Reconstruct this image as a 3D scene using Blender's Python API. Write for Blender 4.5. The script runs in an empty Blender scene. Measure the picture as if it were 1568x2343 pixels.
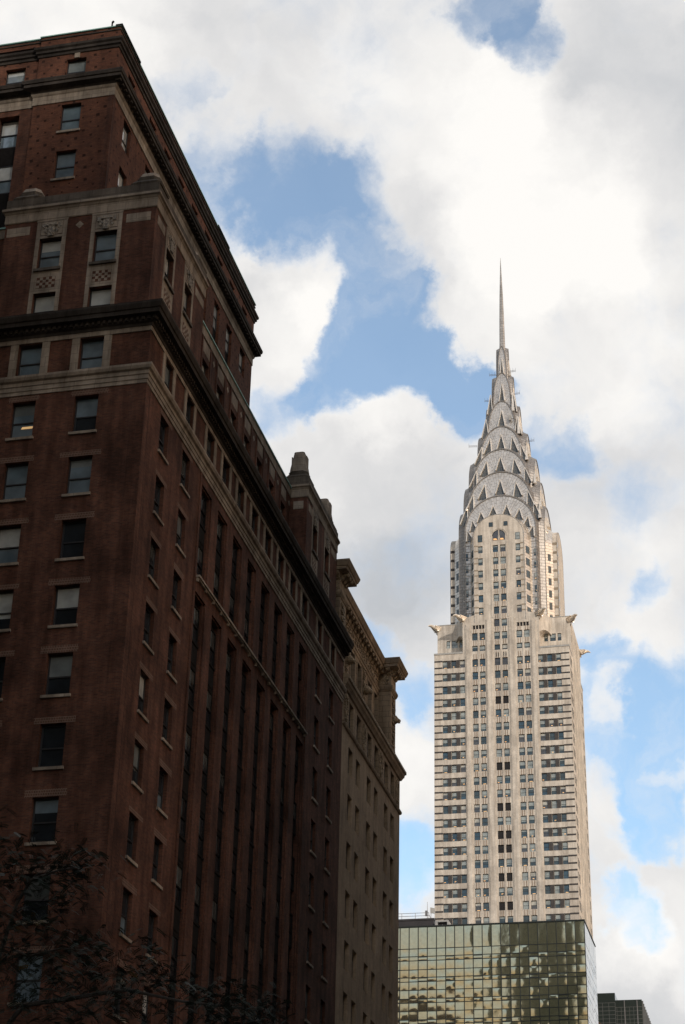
import bpy, bmesh, math, random
from mathutils import Vector, Matrix
random.seed(7)
R = math.radians
C = bpy.context.scene.collection
sc = bpy.context.scene

# ------------------------------------------------------------------ camera
YAW, PITCH, ROLL, FOC = -.240127705, .486251848, .0251845998, 2.68207
cy, sy, cp, sp = math.cos(YAW), math.sin(YAW), math.cos(PITCH), math.sin(PITCH)
FW = Vector((sy*cp, cy*cp, sp)); RT0 = Vector((cy, -sy, 0)); UP0 = RT0.cross(FW)
RT = math.cos(ROLL)*RT0 + math.sin(ROLL)*UP0
UP = -math.sin(ROLL)*RT0 + math.cos(ROLL)*UP0
cam_d = bpy.data.cameras.new('camera'); cam = bpy.data.objects.new('camera', cam_d); C.objects.link(cam)
cam.matrix_world = Matrix(((RT.x, UP.x, -FW.x, 0), (RT.y, UP.y, -FW.y, 0), (RT.z, UP.z, -FW.z, 1.6), (0, 0, 0, 1)))
cam_d.sensor_fit = 'HORIZONTAL'; cam_d.sensor_width = 36; cam_d.lens = 36*FOC
cam_d.clip_end = 6000; cam_d.clip_start = .1
sc.camera = cam

# ------------------------------------------------------------------ sun and sky
SUN_AZ, SUN_EL = R(141), R(25)          # clockwise from +Y (up the street)
sd = Vector((math.sin(SUN_AZ)*math.cos(SUN_EL), math.cos(SUN_AZ)*math.cos(SUN_EL), math.sin(SUN_EL)))
sun_d = bpy.data.lights.new('sun', 'SUN'); sun_d.energy = 1.9; sun_d.angle = R(2.0); sun_d.color = (1, .92, .83)
sun = bpy.data.objects.new('sun', sun_d); C.objects.link(sun)
sun.rotation_euler = sd.to_track_quat('Z', 'Y').to_euler()
sun.location = (60, -60, 200)
sc.view_settings.view_transform = 'Standard'; sc.view_settings.look = 'None'
sc.view_settings.exposure = 0; sc.view_settings.gamma = 1

def pxdir(x, y):                        # a direction in the sky, from where it stands in the photograph (1568 px wide)
    k = 1568*FOC
    return (RT*((x-784)/k) - UP*((y-1171)/k) + FW).normalized()

SKY = .10
world = bpy.data.worlds.new('World'); sc.world = world; world.use_nodes = True
def build_world():
    nt = world.node_tree; nt.nodes.clear(); L = nt.links.new
    def nd(t, **k):
        n = nt.nodes.new(t)
        for a, v in k.items(): setattr(n, a, v)
        return n
    def put(s, v):
        if isinstance(v, bpy.types.NodeSocket): L(v, s)
        else: s.default_value = v
    def ma(op, a, b=0., c=0., clamp=False):
        n = nd('ShaderNodeMath', operation=op, use_clamp=clamp)
        put(n.inputs[0], a); put(n.inputs[1], b); put(n.inputs[2], c)
        return n.outputs[0]
    def mr(v, a, b, c, d, t='SMOOTHSTEP'):
        n = nd('ShaderNodeMapRange', interpolation_type=t)
        put(n.inputs[0], v); n.inputs[1].default_value = a; n.inputs[2].default_value = b
        n.inputs[3].default_value = c; n.inputs[4].default_value = d
        return n.outputs[0]
    out = nd('ShaderNodeOutputWorld'); bg = nd('ShaderNodeBackground'); bg.inputs[1].default_value = SKY
    L(bg.outputs[0], out.inputs[0])
    sky = nd('ShaderNodeTexSky', sky_type='NISHITA'); sky.sun_disc = False
    sky.sun_elevation = SUN_EL; sky.sun_rotation = SUN_AZ; sky.altitude = 50; sky.dust_density = 1.2; sky.ozone_density = 2.2
    tc = nd('ShaderNodeTexCoord'); D = tc.outputs['Generated']
    # warp the direction so that the cloud banks get ragged edges
    w1 = nd('ShaderNodeTexNoise'); L(D, w1.inputs['Vector']); w1.inputs['Scale'].default_value = 17; w1.inputs['Detail'].default_value = 8
    w1.inputs['Roughness'].default_value = .6
    sub = nd('ShaderNodeVectorMath', operation='SUBTRACT'); L(w1.outputs['Color'], sub.inputs[0]); sub.inputs[1].default_value = (.5, .5, .5)
    sca = nd('ShaderNodeVectorMath', operation='SCALE'); L(sub.outputs[0], sca.inputs[0]); sca.inputs['Scale'].default_value = .08
    add = nd('ShaderNodeVectorMath', operation='ADD'); L(D, add.inputs[0]); L(sca.outputs[0], add.inputs[1])
    nrm = nd('ShaderNodeVectorMath', operation='NORMALIZE'); L(add.outputs[0], nrm.inputs[0]); DW = nrm.outputs[0]
    def blob(src, x, y, r0, r1):
        n = nd('ShaderNodeVectorMath', operation='DOT_PRODUCT'); L(src, n.inputs[0]); n.inputs[1].default_value = pxdir(x, y)
        k = 1568*FOC
        return mr(n.outputs['Value'], math.cos(r1/k), math.cos(r0/k), 0, 1)
    def summed(src, lst):
        t = None
        for x, y, r0, r1, w in lst:
            b = ma('MULTIPLY', blob(src, x, y, r0, r1), w)
            t = b if t is None else ma('ADD', t, b)
        return t
    holes = HOLES; brights = BRIGHTS
    n1 = nd('ShaderNodeTexNoise'); L(D, n1.inputs['Vector']); n1.inputs['Scale'].default_value = 19; n1.inputs['Detail'].default_value = 10
    n1.inputs['Roughness'].default_value = .58; n1.inputs['Distortion'].default_value = .35
    n2 = nd('ShaderNodeTexNoise'); L(DW, n2.inputs['Vector']); n2.inputs['Scale'].default_value = 15; n2.inputs['Detail'].default_value = 7
    fr = nd('ShaderNodeVectorMath', operation='DOT_PRODUCT'); L(D, fr.inputs[0]); fr.inputs[1].default_value = FW
    base = mr(fr.outputs['Value'], .2, .93, .36, .82)
    dens = ma('ADD', base, ma('MULTIPLY', ma('SUBTRACT', n1.outputs['Fac'], .5), .95))
    dens = ma('ADD', dens, summed(DW, holes))
    n3 = nd('ShaderNodeTexNoise'); L(DW, n3.inputs['Vector']); n3.inputs['Scale'].default_value = 22; n3.inputs['Detail'].default_value = 8; n3.inputs['Roughness'].default_value = .62
    dens = ma('ADD', dens, ma('MULTIPLY', ma('SUBTRACT', n3.outputs['Fac'], .5), .85))
    alpha = mr(dens, .02, .96, .12, 1.0)
    n4 = nd('ShaderNodeTexNoise'); L(DW, n4.inputs['Vector']); n4.inputs['Scale'].default_value = 11; n4.inputs['Detail'].default_value = 9; n4.inputs['Distortion'].default_value = .4; n4.inputs['Roughness'].default_value = .6
    alpha = ma('MAXIMUM', alpha, mr(n4.outputs['Fac'], .46, .78, .10, .55))
    lum = ma('ADD', .86, ma('MULTIPLY', ma('SUBTRACT', n2.outputs['Fac'], .5), .50))
    lum = ma('ADD', lum, ma('MULTIPLY', ma('SUBTRACT', n1.outputs['Fac'], .5), .22))
    lum = ma('ADD', lum, summed(DW, brights))
    # thin cloud edges catch more light than the thick middles
    lum = ma('ADD', lum, mr(dens, .45, 1.0, .06, -.05))
    lum = ma('ADD', lum, mr(fr.outputs['Value'], -.3, .9, -.22, 0.))
    lum = ma('MINIMUM', ma('MAXIMUM', lum, .48), 1.02)
    cr = nd('ShaderNodeValToRGB'); L(lum, cr.inputs[0])
    e = cr.color_ramp.elements; e[0].position = .45; e[0].color = (.46, .49, .53, 1); e[1].position = 1.0; e[1].color = (1.0, .978, .945, 1)
    m = e.new(.75); m.color = (.755, .75, .75, 1)
    up = nd('ShaderNodeVectorMath', operation='SCALE'); L(cr.outputs[0], up.inputs[0]); up.inputs['Scale'].default_value = 1/SKY
    tint = nd('ShaderNodeVectorMath', operation='MULTIPLY'); L(sky.outputs[0], tint.inputs[0]); tint.inputs[1].default_value = BLUE
    mix = nd('ShaderNodeMix', data_type='RGBA'); L(alpha, mix.inputs[0]); L(tint.outputs[0], mix.inputs[6]); L(up.outputs[0], mix.inputs[7])
    sx = nd('ShaderNodeSeparateXYZ'); L(D, sx.inputs[0])
    sw = nd('ShaderNodeVectorMath', operation='DOT_PRODUCT'); L(D, sw.inputs[0]); sw.inputs[1].default_value = (.94, -.34, 0)
    wf = ma('MULTIPLY', mr(sx.outputs[2], .05, .80, .90, 0), mr(sw.outputs['Value'], .42, .95, 0, 1))  # warm glow added to the unseen sky to light the avenue wall
    wm = nd('ShaderNodeMix', data_type='RGBA'); L(wf, wm.inputs[0]); L(mix.outputs[2], wm.inputs[6]); wm.inputs[7].default_value = (3.1/SKY, 2.05/SKY, 1.2/SKY, 1)
    lf = ma('MULTIPLY', mr(sx.outputs[2], .17, .30, .85, 0), mr(sx.outputs[1], .1, -.6, 0, 1))      # hazy, sunward horizon behind the camera
    lm = nd('ShaderNodeMix', data_type='RGBA'); L(lf, lm.inputs[0]); L(wm.outputs[2], lm.inputs[6]); lm.inputs[7].default_value = (.86/SKY, .60/SKY, .30/SKY, 1)
    L(lm.outputs[2], bg.inputs[0])
BLUE = (2.2, 2.35, 2.2)
# openings in the cloud (x, y, inner and outer radius, weight), then bright and grey parts of it
HOLES = [(560, 430, 20, 150, -.2), (720, 420, 20, 130, -.2), (1120, 30, 10, 110, -.55), (1190, 130, 10, 110, -.66), (1160, 10, 10, 60, -.2), (395, 200, 10, 90, -.45), (480, 400, 20, 150, -.42), (640, 440, 30, 170, -.44),
         (800, 440, 10, 120, -.42), (700, 540, 20, 130, -.55), (850, 640, 40, 150, -.68), (890, 790, 50, 190, -.80), (1060, 930, 10, 110, -.6), (730, 930, 10, 90, -.35), (780, 860, 30, 140, -.70),
         (1010, 880, 30, 130, -.72), (660, 950, 10, 110, -.60), (1335, 1035, 5, 100, -.46), (1240, 985, 5, 60, -.25), (1480, 1160, 20, 110, -.25), (880, 1450, 10, 75, -.55),
         (1360, 1490, 10, 90, -.55), (1500, 1340, 10, 70, -.45), (1460, 1700, 50, 220, -.70), (1540, 1560, 30, 150, -.5), (1370, 1850, 10, 60, -.2), (1520, 1870, 20, 130, -.62),
         (1420, 2070, 30, 120, -.65), (955, 1980, 20, 110, -.62), (950, 1560, 20, 90, -.42),
         (1390, 1890, 20, 110, .30), (1530, 2020, 20, 90, .40), (1450, 2200, 60, 200, .25), (660, 640, 40, 140, .40), (610, 740, 30, 130, .42), (600, 850, 20, 100, .3),
         (800, 1000, 60, 240, .35), (1130, 480, 80, 400, .25), (1460, 300, 80, 350, .3), (300, 60, 80, 300, .3), (1130, 740, 30, 150, .3), (560, 320, 30, 130, .28),
         (1385, 1650, 10, 70, .35), (1500, 1570, 10, 80, .30), (1390, 1800, 10, 80, .40), (1540, 1760, 10, 60, .3), (1400, 1545, 10, 60, .25),
         (1480, 1440, 20, 110, .28), (930, 1760, 30, 120, .35), (1400, 1600, 10, 70, .25)]
BRIGHTS = [(1230, 480, 60, 300, .22), (1000, 210, 60, 300, .08), (730, 640, 30, 140, .16), (640, 760, 30, 140, .12), (860, 960, 20, 130, .13), (120, 40, 40, 300, .14),
           (1460, 230, 60, 300, -.14), (900, 1180, 80, 300, -.13), (880, 1360, 40, 200, -.10), (1480, 1420, 20, 120, .08), (1450, 2160, 20, 110, .13), (1460, 2300, 40, 150, -.16),
           (1400, 1900, 20, 120, .06), (950, 1750, 40, 150, .17), (1400, 700, 60, 300, .10), (1350, 1150, 40, 200, -.10), (560, 560, 10, 60, .1)]
build_world()

# ------------------------------------------------------------------ materials
def M(name): 
    m = bpy.data.materials.new(name); m.use_nodes = True
    nt = m.node_tree; b = nt.nodes['Principled BSDF']
    return m, nt, b
def nset(nt, t, **ins):
    n = nt.nodes.new(t)
    for k, v in ins.items():
        if k in n.inputs.keys():
            if isinstance(v, bpy.types.NodeSocket): nt.links.new(v, n.inputs[k])
            else: n.inputs[k].default_value = v
        else: setattr(n, k, v)
    return n
def wallcoord(nt):
    """(x+y, z): runs along any wall that is square to the street grid"""
    g = nt.nodes.new('ShaderNodeNewGeometry'); s = nt.nodes.new('ShaderNodeSeparateXYZ'); nt.links.new(g.outputs['Position'], s.inputs[0])
    a = nt.nodes.new('ShaderNodeMath'); a.operation = 'ADD'; nt.links.new(s.outputs[0], a.inputs[0]); nt.links.new(s.outputs[1], a.inputs[1])
    c = nt.nodes.new('ShaderNodeCombineXYZ'); nt.links.new(a.outputs[0], c.inputs[0]); nt.links.new(s.outputs[2], c.inputs[1])
    return g.outputs['Position'], c.outputs[0]
def mixc(nt, f, a, b, mode='MIX'):
    n = nt.nodes.new('ShaderNodeMix'); n.data_type = 'RGBA'; n.blend_type = mode
    for s, v in ((n.inputs[0], f), (n.inputs[6], a), (n.inputs[7], b)):
        if isinstance(v, bpy.types.NodeSocket): nt.links.new(v, s)
        else: s.default_value = v if not isinstance(v, tuple) else (*v, 1)[:4]
    return n.outputs[2]
def ramp(nt, v, p0, c0, p1, c1):
    n = nt.nodes.new('ShaderNodeValToRGB'); nt.links.new(v, n.inputs[0])
    e = n.color_ramp.elements; e[0].position = p0; e[0].color = (*c0, 1); e[1].position = p1; e[1].color = (*c1, 1)
    return n.outputs[0]
def masonry(name, c1, c2, mortar, bw, bh, ms, rough=.85, dirt=.5, streak=.4, bump=.15, diaper=False, stretch=(.5, .5, .06), patch=None):
    m, nt, b = M(name); pos, uv = wallcoord(nt)
    br = nset(nt, 'ShaderNodeTexBrick', Vector=uv, Color1=(*c1, 1), Color2=(*c2, 1), Mortar=(*mortar, 1), Scale=1.)
    br.inputs['Brick Width'].default_value = bw; br.inputs['Row Height'].default_value = bh; br.inputs['Mortar Size'].default_value = ms
    br.inputs['Bias'].default_value = -.1
    n1 = nset(nt, 'ShaderNodeTexNoise', Vector=pos, Scale=.35, Detail=6., Roughness=.65)
    n2 = nset(nt, 'ShaderNodeTexNoise', Vector=pos, Scale=2.6, Detail=5., Roughness=.7)
    mp = nset(nt, 'ShaderNodeMapping', Vector=pos, Scale=stretch)
    n3 = nset(nt, 'ShaderNodeTexNoise', Vector=mp.outputs[0], Scale=3.5, Detail=5., Roughness=.6)
    c = mixc(nt, dirt, br.outputs['Color'], ramp(nt, n1.outputs['Fac'], .32, (.45, .42, .40), .68, (1.35, 1.28, 1.22)), 'MULTIPLY')
    c = mixc(nt, .35, c, ramp(nt, n2.outputs['Fac'], .3, (.6, .6, .6), .7, (1.3, 1.3, 1.3)), 'MULTIPLY')
    c = mixc(nt, streak, c, ramp(nt, n3.outputs['Fac'], .35, (.45, .42, .40), .62, (1.1, 1.1, 1.1)), 'MULTIPLY')
    if patch:                           # repointed areas with paler joints
        n4 = nset(nt, 'ShaderNodeTexNoise', Vector=pos, Scale=.55, Detail=2.)
        f = ramp(nt, n4.outputs['Fac'], .60, (0, 0, 0), .64, (1, 1, 1))
        mo = nset(nt, 'ShaderNodeMath', operation='MULTIPLY'); nt.links.new(f, mo.inputs[0]); nt.links.new(br.outputs['Fac'], mo.inputs[1])
        c = mixc(nt, mo.outputs[0], c, patch)
    if diaper:                          # lozenges of burnt headers laid into the wall
        mp2 = nset(nt, 'ShaderNodeMapping', Vector=uv, Rotation=(0, 0, R(38))); mp2.inputs['Scale'].default_value = (1, 1, 1)
        vo = nset(nt, 'ShaderNodeTexVoronoi', Vector=mp2.outputs[0], Scale=1.55, Randomness=.12, distance='MANHATTAN')
        vd = nset(nt, 'ShaderNodeMath', operation='MULTIPLY_ADD'); nt.links.new(n2.outputs['Fac'], vd.inputs[0]); vd.inputs[1].default_value = .22; nt.links.new(vo.outputs['Distance'], vd.inputs[2])
        f = ramp(nt, vd.outputs[0], .29, (1, 1, 1), .37, (0, 0, 0))
        c = mixc(nt, f, c, tuple(x*.30 for x in c2))
    nt.links.new(c, b.inputs['Base Color']); b.inputs['Roughness'].default_value = rough; b.inputs['Specular IOR Level'].default_value = .12
    bp = nset(nt, 'ShaderNodeBump', Strength=bump, Distance=.02)
    hm = nset(nt, 'ShaderNodeMath', operation='SUBTRACT'); nt.links.new(n2.outputs['Fac'], hm.inputs[0]); nt.links.new(br.outputs['Fac'], hm.inputs[1])
    nt.links.new(hm.outputs[0], bp.inputs['Height']); nt.links.new(bp.outputs[0], b.inputs['Normal'])
    return m
def plain(name, col, rough=.7, metal=0., var=.4, scale=3., bump=0., spec=.5):
    m, nt, b = M(name); g = nt.nodes.new('ShaderNodeNewGeometry')
    n = nset(nt, 'ShaderNodeTexNoise', Vector=g.outputs['Position'], Scale=scale, Detail=6., Roughness=.65)
    nt.links.new(mixc(nt, var, (*col, 1), ramp(nt, n.outputs['Fac'], .3, (.4, .4, .4), .7, (1.4, 1.4, 1.4)), 'MULTIPLY'), b.inputs['Base Color'])
    b.inputs['Roughness'].default_value = rough; b.inputs['Metallic'].default_value = metal; b.inputs['Specular IOR Level'].default_value = spec
    if bump:
        bp = nset(nt, 'ShaderNodeBump', Strength=1., Distance=bump, Height=n.outputs['Fac']); nt.links.new(bp.outputs[0], b.inputs['Normal'])
    return m
def glassy(name, col, ior=1.9, rough=.04, wav=.004):
    """a pane: what its colour shows (a dark room, a blind, mirrored sky) under a polished, slightly wavy sheet"""
    m, nt, b = M(name); g = nt.nodes.new('ShaderNodeNewGeometry')
    n = nset(nt, 'ShaderNodeTexNoise', Vector=g.outputs['Position'], Scale=1.6, Detail=2.)
    n2 = nset(nt, 'ShaderNodeTexNoise', Vector=g.outputs['Position'], Scale=.9, Detail=3.)
    nt.links.new(mixc(nt, .6, (*col, 1), ramp(nt, n2.outputs['Fac'], .35, (.5, .5, .5), .65, (1.3, 1.3, 1.3)), 'MULTIPLY'), b.inputs['Base Color'])
    b.inputs['IOR'].default_value = ior; b.inputs['Roughness'].default_value = rough
    bp = nset(nt, 'ShaderNodeBump', Strength=1., Distance=wav, Height=n.outputs['Fac']); nt.links.new(bp.outputs[0], b.inputs['Normal'])
    return m
def emit(name, col, s):
    m, nt, b = M(name); b.inputs['Base Color'].default_value = (*col, 1)
    b.inputs['Emission Color'].default_value = (*col, 1); b.inputs['Emission Strength'].default_value = s
    return m
MT = {}
MT['brick'] = masonry('red_brick', (.140, .058, .038), (.070, .034, .026), (.10, .066, .05), .22, .076, .010, dirt=.95, streak=.75)
MT['brick_pale'] = masonry('repointed_brick', (.11, .048, .032), (.06, .03, .022), (.20, .14, .11), .078, .125, .016, dirt=.5, streak=.3)
MT['brick_diaper'] = masonry('patterned_brick', (.165, .066, .040), (.095, .043, .030), (.085, .05, .034), .22, .076, .010, dirt=.6, streak=.3, diaper=True)
MT['stone'] = masonry('limestone', (.33, .285, .235), (.27, .235, .195), (.20, .17, .14), 1.1, .55, .014, dirt=.7, streak=.7, bump=.1)
MT['stone_dark'] = masonry('sooty_limestone', (.135, .118, .10), (.10, .09, .078), (.06, .05, .045), 1.3, .6, .012, dirt=.8, streak=.7, bump=.1)
MT['soot'] = masonry('sooty_cornice', (.060, .052, .046), (.045, .04, .036), (.03, .026, .024), 1.3, .6, .012, dirt=.8, streak=.6, bump=.1)  # soot, with the shade under the cornices put into the colour
MT['carved'] = plain('carved_stone', (.25, .215, .175), .85, 0, .9, 7., .10)
MT['buff'] = masonry('buff_brick', (.40, .305, .21), (.345, .26, .18), (.28, .215, .155), .24, .08, .010, dirt=.5, streak=.35)
MT['buff_stone'] = masonry('buff_limestone', (.34, .265, .19), (.29, .23, .165), (.13, .105, .085), 1.0, .45, .014, dirt=.6, streak=.5)
MT['buff_carved'] = plain('buff_carved_stone', (.34, .26, .175), .85, 0, .9, 6., .12)
MT['copper'] = plain('green_copper', (.24, .42, .36), .6, 0, .4, 2.)
MT['iron'] = plain('black_iron', (.016, .014, .013), .9, 0, .5, 4., spec=.08)
MT['frame'] = plain('window_frame', (.022, .021, .022), .45, 0, .3, 5.)
MT['tower_frame'] = plain('tower_window_frame', (.055, .06, .06), .5, 0, .3, 5.)
MT['dark'] = plain('dark_interior', (.008, .008, .009), .6, 0, .2)
MT['pane'] = glassy('pane_dark', (.016, .020, .024), 1.35)
MT['pane_grey'] = glassy('pane_grey', (.06, .065, .062), 1.35)
MT['pane_blue'] = glassy('pane_blue', (.14, .19, .225), 2.1)  # mirrored blue sky put into the base colour
MT['blind'] = glassy('pane_blind', (.44, .45, .43), 1.7)
MT['blind_grey'] = glassy('pane_grey_blind', (.17, .19, .19), 1.8)
MT['lamp'] = emit('lamp_glow', (1., .62, .28), .38)
MT['lamp_dim'] = emit('room_glow', (1., .55, .22), .28)
MT['white_brick'] = masonry('white_brick', (.655, .60, .525), (.63, .575, .50), (.59, .54, .47), .9, .3, .02, dirt=.35, streak=.55, bump=.05, stretch=(.35, .35, .03))
MT['grey_brick'] = plain('dark_grey_brick', (.055, .048, .045), .8, 0, .5, 1.5)
MT['tan_brick'] = plain('tan_band_brick', (.30, .24, .175), .8, 0, .4, 1.)
MT['rust_brick'] = plain('stained_spandrel_rib', (.30, .225, .165), .85, 0, .7, .6)
MT['c_pane'] = glassy('tower_pane', (.040, .058, .062), 1.6)
MT['c_pane_blue'] = glassy('tower_pane_blue', (.035, .070, .095), 1.6)
MT['c_blind'] = glassy('tower_blind', (.30, .325, .305), 1.6)
MT['c_blind_cream'] = glassy('tower_cream_blind', (.42, .40, .34), 1.6)
MT['c_dim'] = glassy('tower_brown_pane', (.07, .062, .055), 1.7)
MT['crown_pane'] = glassy('crown_window_glass', (.085, .09, .088), 1.5)
MT['vent'] = plain('vent_black', (.012, .010, .011), .8)
MT['concrete'] = plain('pale_concrete', (.38, .37, .35), .9, 0, .4, 2.)
MT['roof'] = plain('roof_felt', (.07, .065, .06), .9, 0, .4)
MT['black_clad'] = plain('brown_black_cladding', (.030, .024, .024), .5, 0, .5, .8)
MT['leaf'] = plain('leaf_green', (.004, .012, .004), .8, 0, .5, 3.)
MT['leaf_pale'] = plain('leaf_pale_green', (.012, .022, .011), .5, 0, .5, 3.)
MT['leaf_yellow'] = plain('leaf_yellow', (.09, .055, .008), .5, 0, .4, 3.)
MT['bark'] = plain('bark', (.045, .037, .03), .9, 0, .6, 9., .03)
MT['asphalt'] = plain('asphalt', (.05, .05, .052), .9, 0, .5, 2.)
MT['pavement'] = masonry('pavement', (.27, .265, .25), (.24, .235, .225), (.15, .15, .14), 1.5, 1.5, .02)
MT['white_paint'] = plain('road_paint', (.75, .75, .72), .7, 0, .3, 3.)
MT['tan_masonry'] = masonry('tan_masonry', (.24, .19, .14), (.20, .16, .12), (.15, .12, .1), .6, .25, .02)
MT['grey_masonry'] = masonry('grey_masonry', (.25, .29, .25), (.21, .245, .21), (.17, .2, .17), .8, .3, .02)
MT['brown_masonry'] = masonry('brown_masonry', (.12, .075, .05), (.10, .06, .042), (.08, .06, .045), .5, .2, .02)
def steel(name, col, rough):
    """riveted steel sheets: seams follow the UV map laid on the sheets"""
    m, nt, b = M(name)
    uv = nt.nodes.new('ShaderNodeUVMap')
    br = nset(nt, 'ShaderNodeTexBrick', Vector=uv.outputs[0], Color1=(*col, 1), Color2=(*[c*.86 for c in col], 1), Mortar=(*[c*.58 for c in col], 1), Scale=1.)
    br.offset = .5; br.inputs['Brick Width'].default_value = 1.7; br.inputs['Row Height'].default_value = .85; br.inputs['Mortar Size'].default_value = .055
    g = nt.nodes.new('ShaderNodeNewGeometry')
    n = nset(nt, 'ShaderNodeTexNoise', Vector=g.outputs['Position'], Scale=.5, Detail=6., Roughness=.7)
    c = mixc(nt, .6, br.outputs['Color'], ramp(nt, n.outputs['Fac'], .3, (.62, .58, .54), .68, (1.15, 1.12, 1.1)), 'MULTIPLY')
    nt.links.new(c, b.inputs['Base Color'])
    b.inputs['Metallic'].default_value = .68; b.inputs['Roughness'].default_value = rough+.08
    bp = nset(nt, 'ShaderNodeBump', Strength=.6, Distance=.06)
    inv = nset(nt, 'ShaderNodeMath', operation='SUBTRACT'); nt.links.new(n.outputs['Fac'], inv.inputs[0]); nt.links.new(br.outputs['Fac'], inv.inputs[1])
    nt.links.new(inv.outputs[0], bp.inputs['Height']); nt.links.new(bp.outputs[0], b.inputs['Normal'])
    return m
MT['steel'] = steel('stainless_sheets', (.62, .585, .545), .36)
MT['steel_arm'] = steel('bright_stainless_sheets', (.78, .71, .62), .24)  # brighter, warmer colour puts a glint on the splays
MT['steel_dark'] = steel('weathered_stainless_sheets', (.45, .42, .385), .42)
MT['steel_rim'] = steel('tarnished_rim_sheets', (.31, .285, .26), .42)  # darker sheet colour for the rims and edges of the arches
MT['steel_bright'] = plain('polished_stainless', (.84, .74, .62), .38, .55, .4, 1.2)  # warm sunlit tone of the window fins put into the colour
MT['rod'] = plain('grey_rod', (.20, .19, .19), .5, .5)
def mirror(name, col, rough, wav, metal=.92):
    m, nt, b = M(name); g = nt.nodes.new('ShaderNodeNewGeometry')
    n = nset(nt, 'ShaderNodeTexNoise', Vector=g.outputs['Position'], Scale=.45, Detail=2.5, Roughness=.5)
    n2 = nset(nt, 'ShaderNodeTexNoise', Vector=g.outputs['Position'], Scale=1.5, Detail=4.)
    nt.links.new(mixc(nt, .35, (*col, 1), ramp(nt, n2.outputs['Fac'], .3, (.7, .7, .7), .7, (1.2, 1.2, 1.2)), 'MULTIPLY'), b.inputs['Base Color'])
    b.inputs['Metallic'].default_value = metal; b.inputs['Roughness'].default_value = rough
    bp = nset(nt, 'ShaderNodeBump', Strength=1., Distance=wav, Height=n.outputs['Fac']); nt.links.new(bp.outputs[0], b.inputs['Normal'])
    return m
MT['gold_glass'] = mirror('bronze_mirror_glass', (.47, .42, .285), .05, .008)
MT['gold_glass_side'] = mirror('bronze_mirror_glass_side', (.66, .66, .64), .10, .004)  # paler copy of the front glass, bright sky reflection put into its colour
MT['dark_glass'] = mirror('dark_green_glass', (.030, .040, .036), .15, .02, .4)
MT['mullion'] = plain('dark_mullion', (.018, .022, .018), .5, .3, .2)
MT['dark_mull'] = plain('grey_mullion', (.11, .11, .105), .5, .3, .2)

# ------------------------------------------------------------------ mesh helpers
class MB:
    def __init__(s): s.v = []; s.f = []; s.m = []; s.uv = {}; s.mats = []
    def mi(s, mat):
        mat = MT[mat]
        if mat not in s.mats: s.mats.append(mat)
        return s.mats.index(mat)
    def face(s, pts, mat, uv=None):
        b = len(s.v); s.v += [tuple(p) for p in pts]; s.f.append(tuple(range(b, b+len(pts)))); s.m.append(s.mi(mat))
        if uv: s.uv[len(s.f)-1] = uv
    def box(s, x0, x1, y0, y1, z0, z1, mat):
        b = len(s.v); k = s.mi(mat)
        s.v += [(x, y, z) for z in (z0, z1) for y in (y0, y1) for x in (x0, x1)]
        for q in ((0, 2, 3, 1), (4, 5, 7, 6), (0, 1, 5, 4), (2, 6, 7, 3), (0, 4, 6, 2), (1, 3, 7, 5)):
            s.f.append(tuple(b+i for i in q)); s.m.append(k)
    def tube(s, p, q, r, mat, n=6, r2=None):
        p, q = Vector(p), Vector(q); d = (q-p).normalized(); a = d.orthogonal().normalized(); c = d.cross(a); r2 = r if r2 is None else r2
        b = len(s.v); k = s.mi(mat)
        for P, rr in ((p, r), (q, r2)):
            for i in range(n):
                t = 2*math.pi*i/n; s.v.append(tuple(P + a*(rr*math.cos(t)) + c*(rr*math.sin(t))))
        for i in range(n): s.f.append((b+i, b+(i+1) % n, b+n+(i+1) % n, b+n+i)); s.m.append(k)
        s.f.append(tuple(b+i for i in range(n))[::-1]); s.m.append(k); s.f.append(tuple(b+n+i for i in range(n))); s.m.append(k)
    def loft(s, rings, mat, cap=True, close=True, uvs=None):
        b = len(s.v); n = len(rings[0]); k = s.mi(mat)
        for r in rings: s.v += [tuple(p) for p in r]
        for j in range(len(rings)-1):
            for i in range(n if close else n-1):
                i2 = (i+1) % n
                s.f.append((b+j*n+i, b+j*n+i2, b+(j+1)*n+i2, b+(j+1)*n+i)); s.m.append(k)
                if uvs: s.uv[len(s.f)-1] = (uvs[j][i], uvs[j][i2], uvs[j+1][i2], uvs[j+1][i])
        if cap:
            s.f.append(tuple(b+i for i in range(n))[::-1]); s.m.append(k)
            s.f.append(tuple(b+(len(rings)-1)*n+i for i in range(n))); s.m.append(k)
    def mesh(s, name):
        me = bpy.data.meshes.new(name); me.from_pydata(s.v, [], s.f)
        for m in s.mats: me.materials.append(m)
        me.polygons.foreach_set('material_index', s.m)
        if s.uv:
            ul = me.uv_layers.new(name='UVMap')
            for fi, co in s.uv.items():
                for li, c in zip(me.polygons[fi].loop_indices, co): ul.data[li].uv = c
        me.update()
        return me
    def build(s, name, parent=None, smooth=False):
        me = s.mesh(name)
        if smooth: me.polygons.foreach_set('use_smooth', [True]*len(me.polygons))
        return link(name, me, parent)
def link(name, me, parent=None, mat=None):
    o = bpy.data.objects.new(name, me); C.objects.link(o)
    if parent is not None:
        o.parent = parent
        if parent.type == 'EMPTY': o.matrix_parent_inverse = Matrix.Translation(-parent.location)
    if mat is not None: o.matrix_basis = mat
    return o
def tag(o, label, cat, group=None, kind=None):
    if label: o['label'] = label
    if cat: o['category'] = cat
    if group: o['group'] = group
    if kind: o['kind'] = kind
    return o
def thing(name, label, cat, loc, group=None):
    o = bpy.data.objects.new(name, None); C.objects.link(o); o.location = loc; o.empty_display_size = 1
    return tag(o, label, cat, group)

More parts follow.
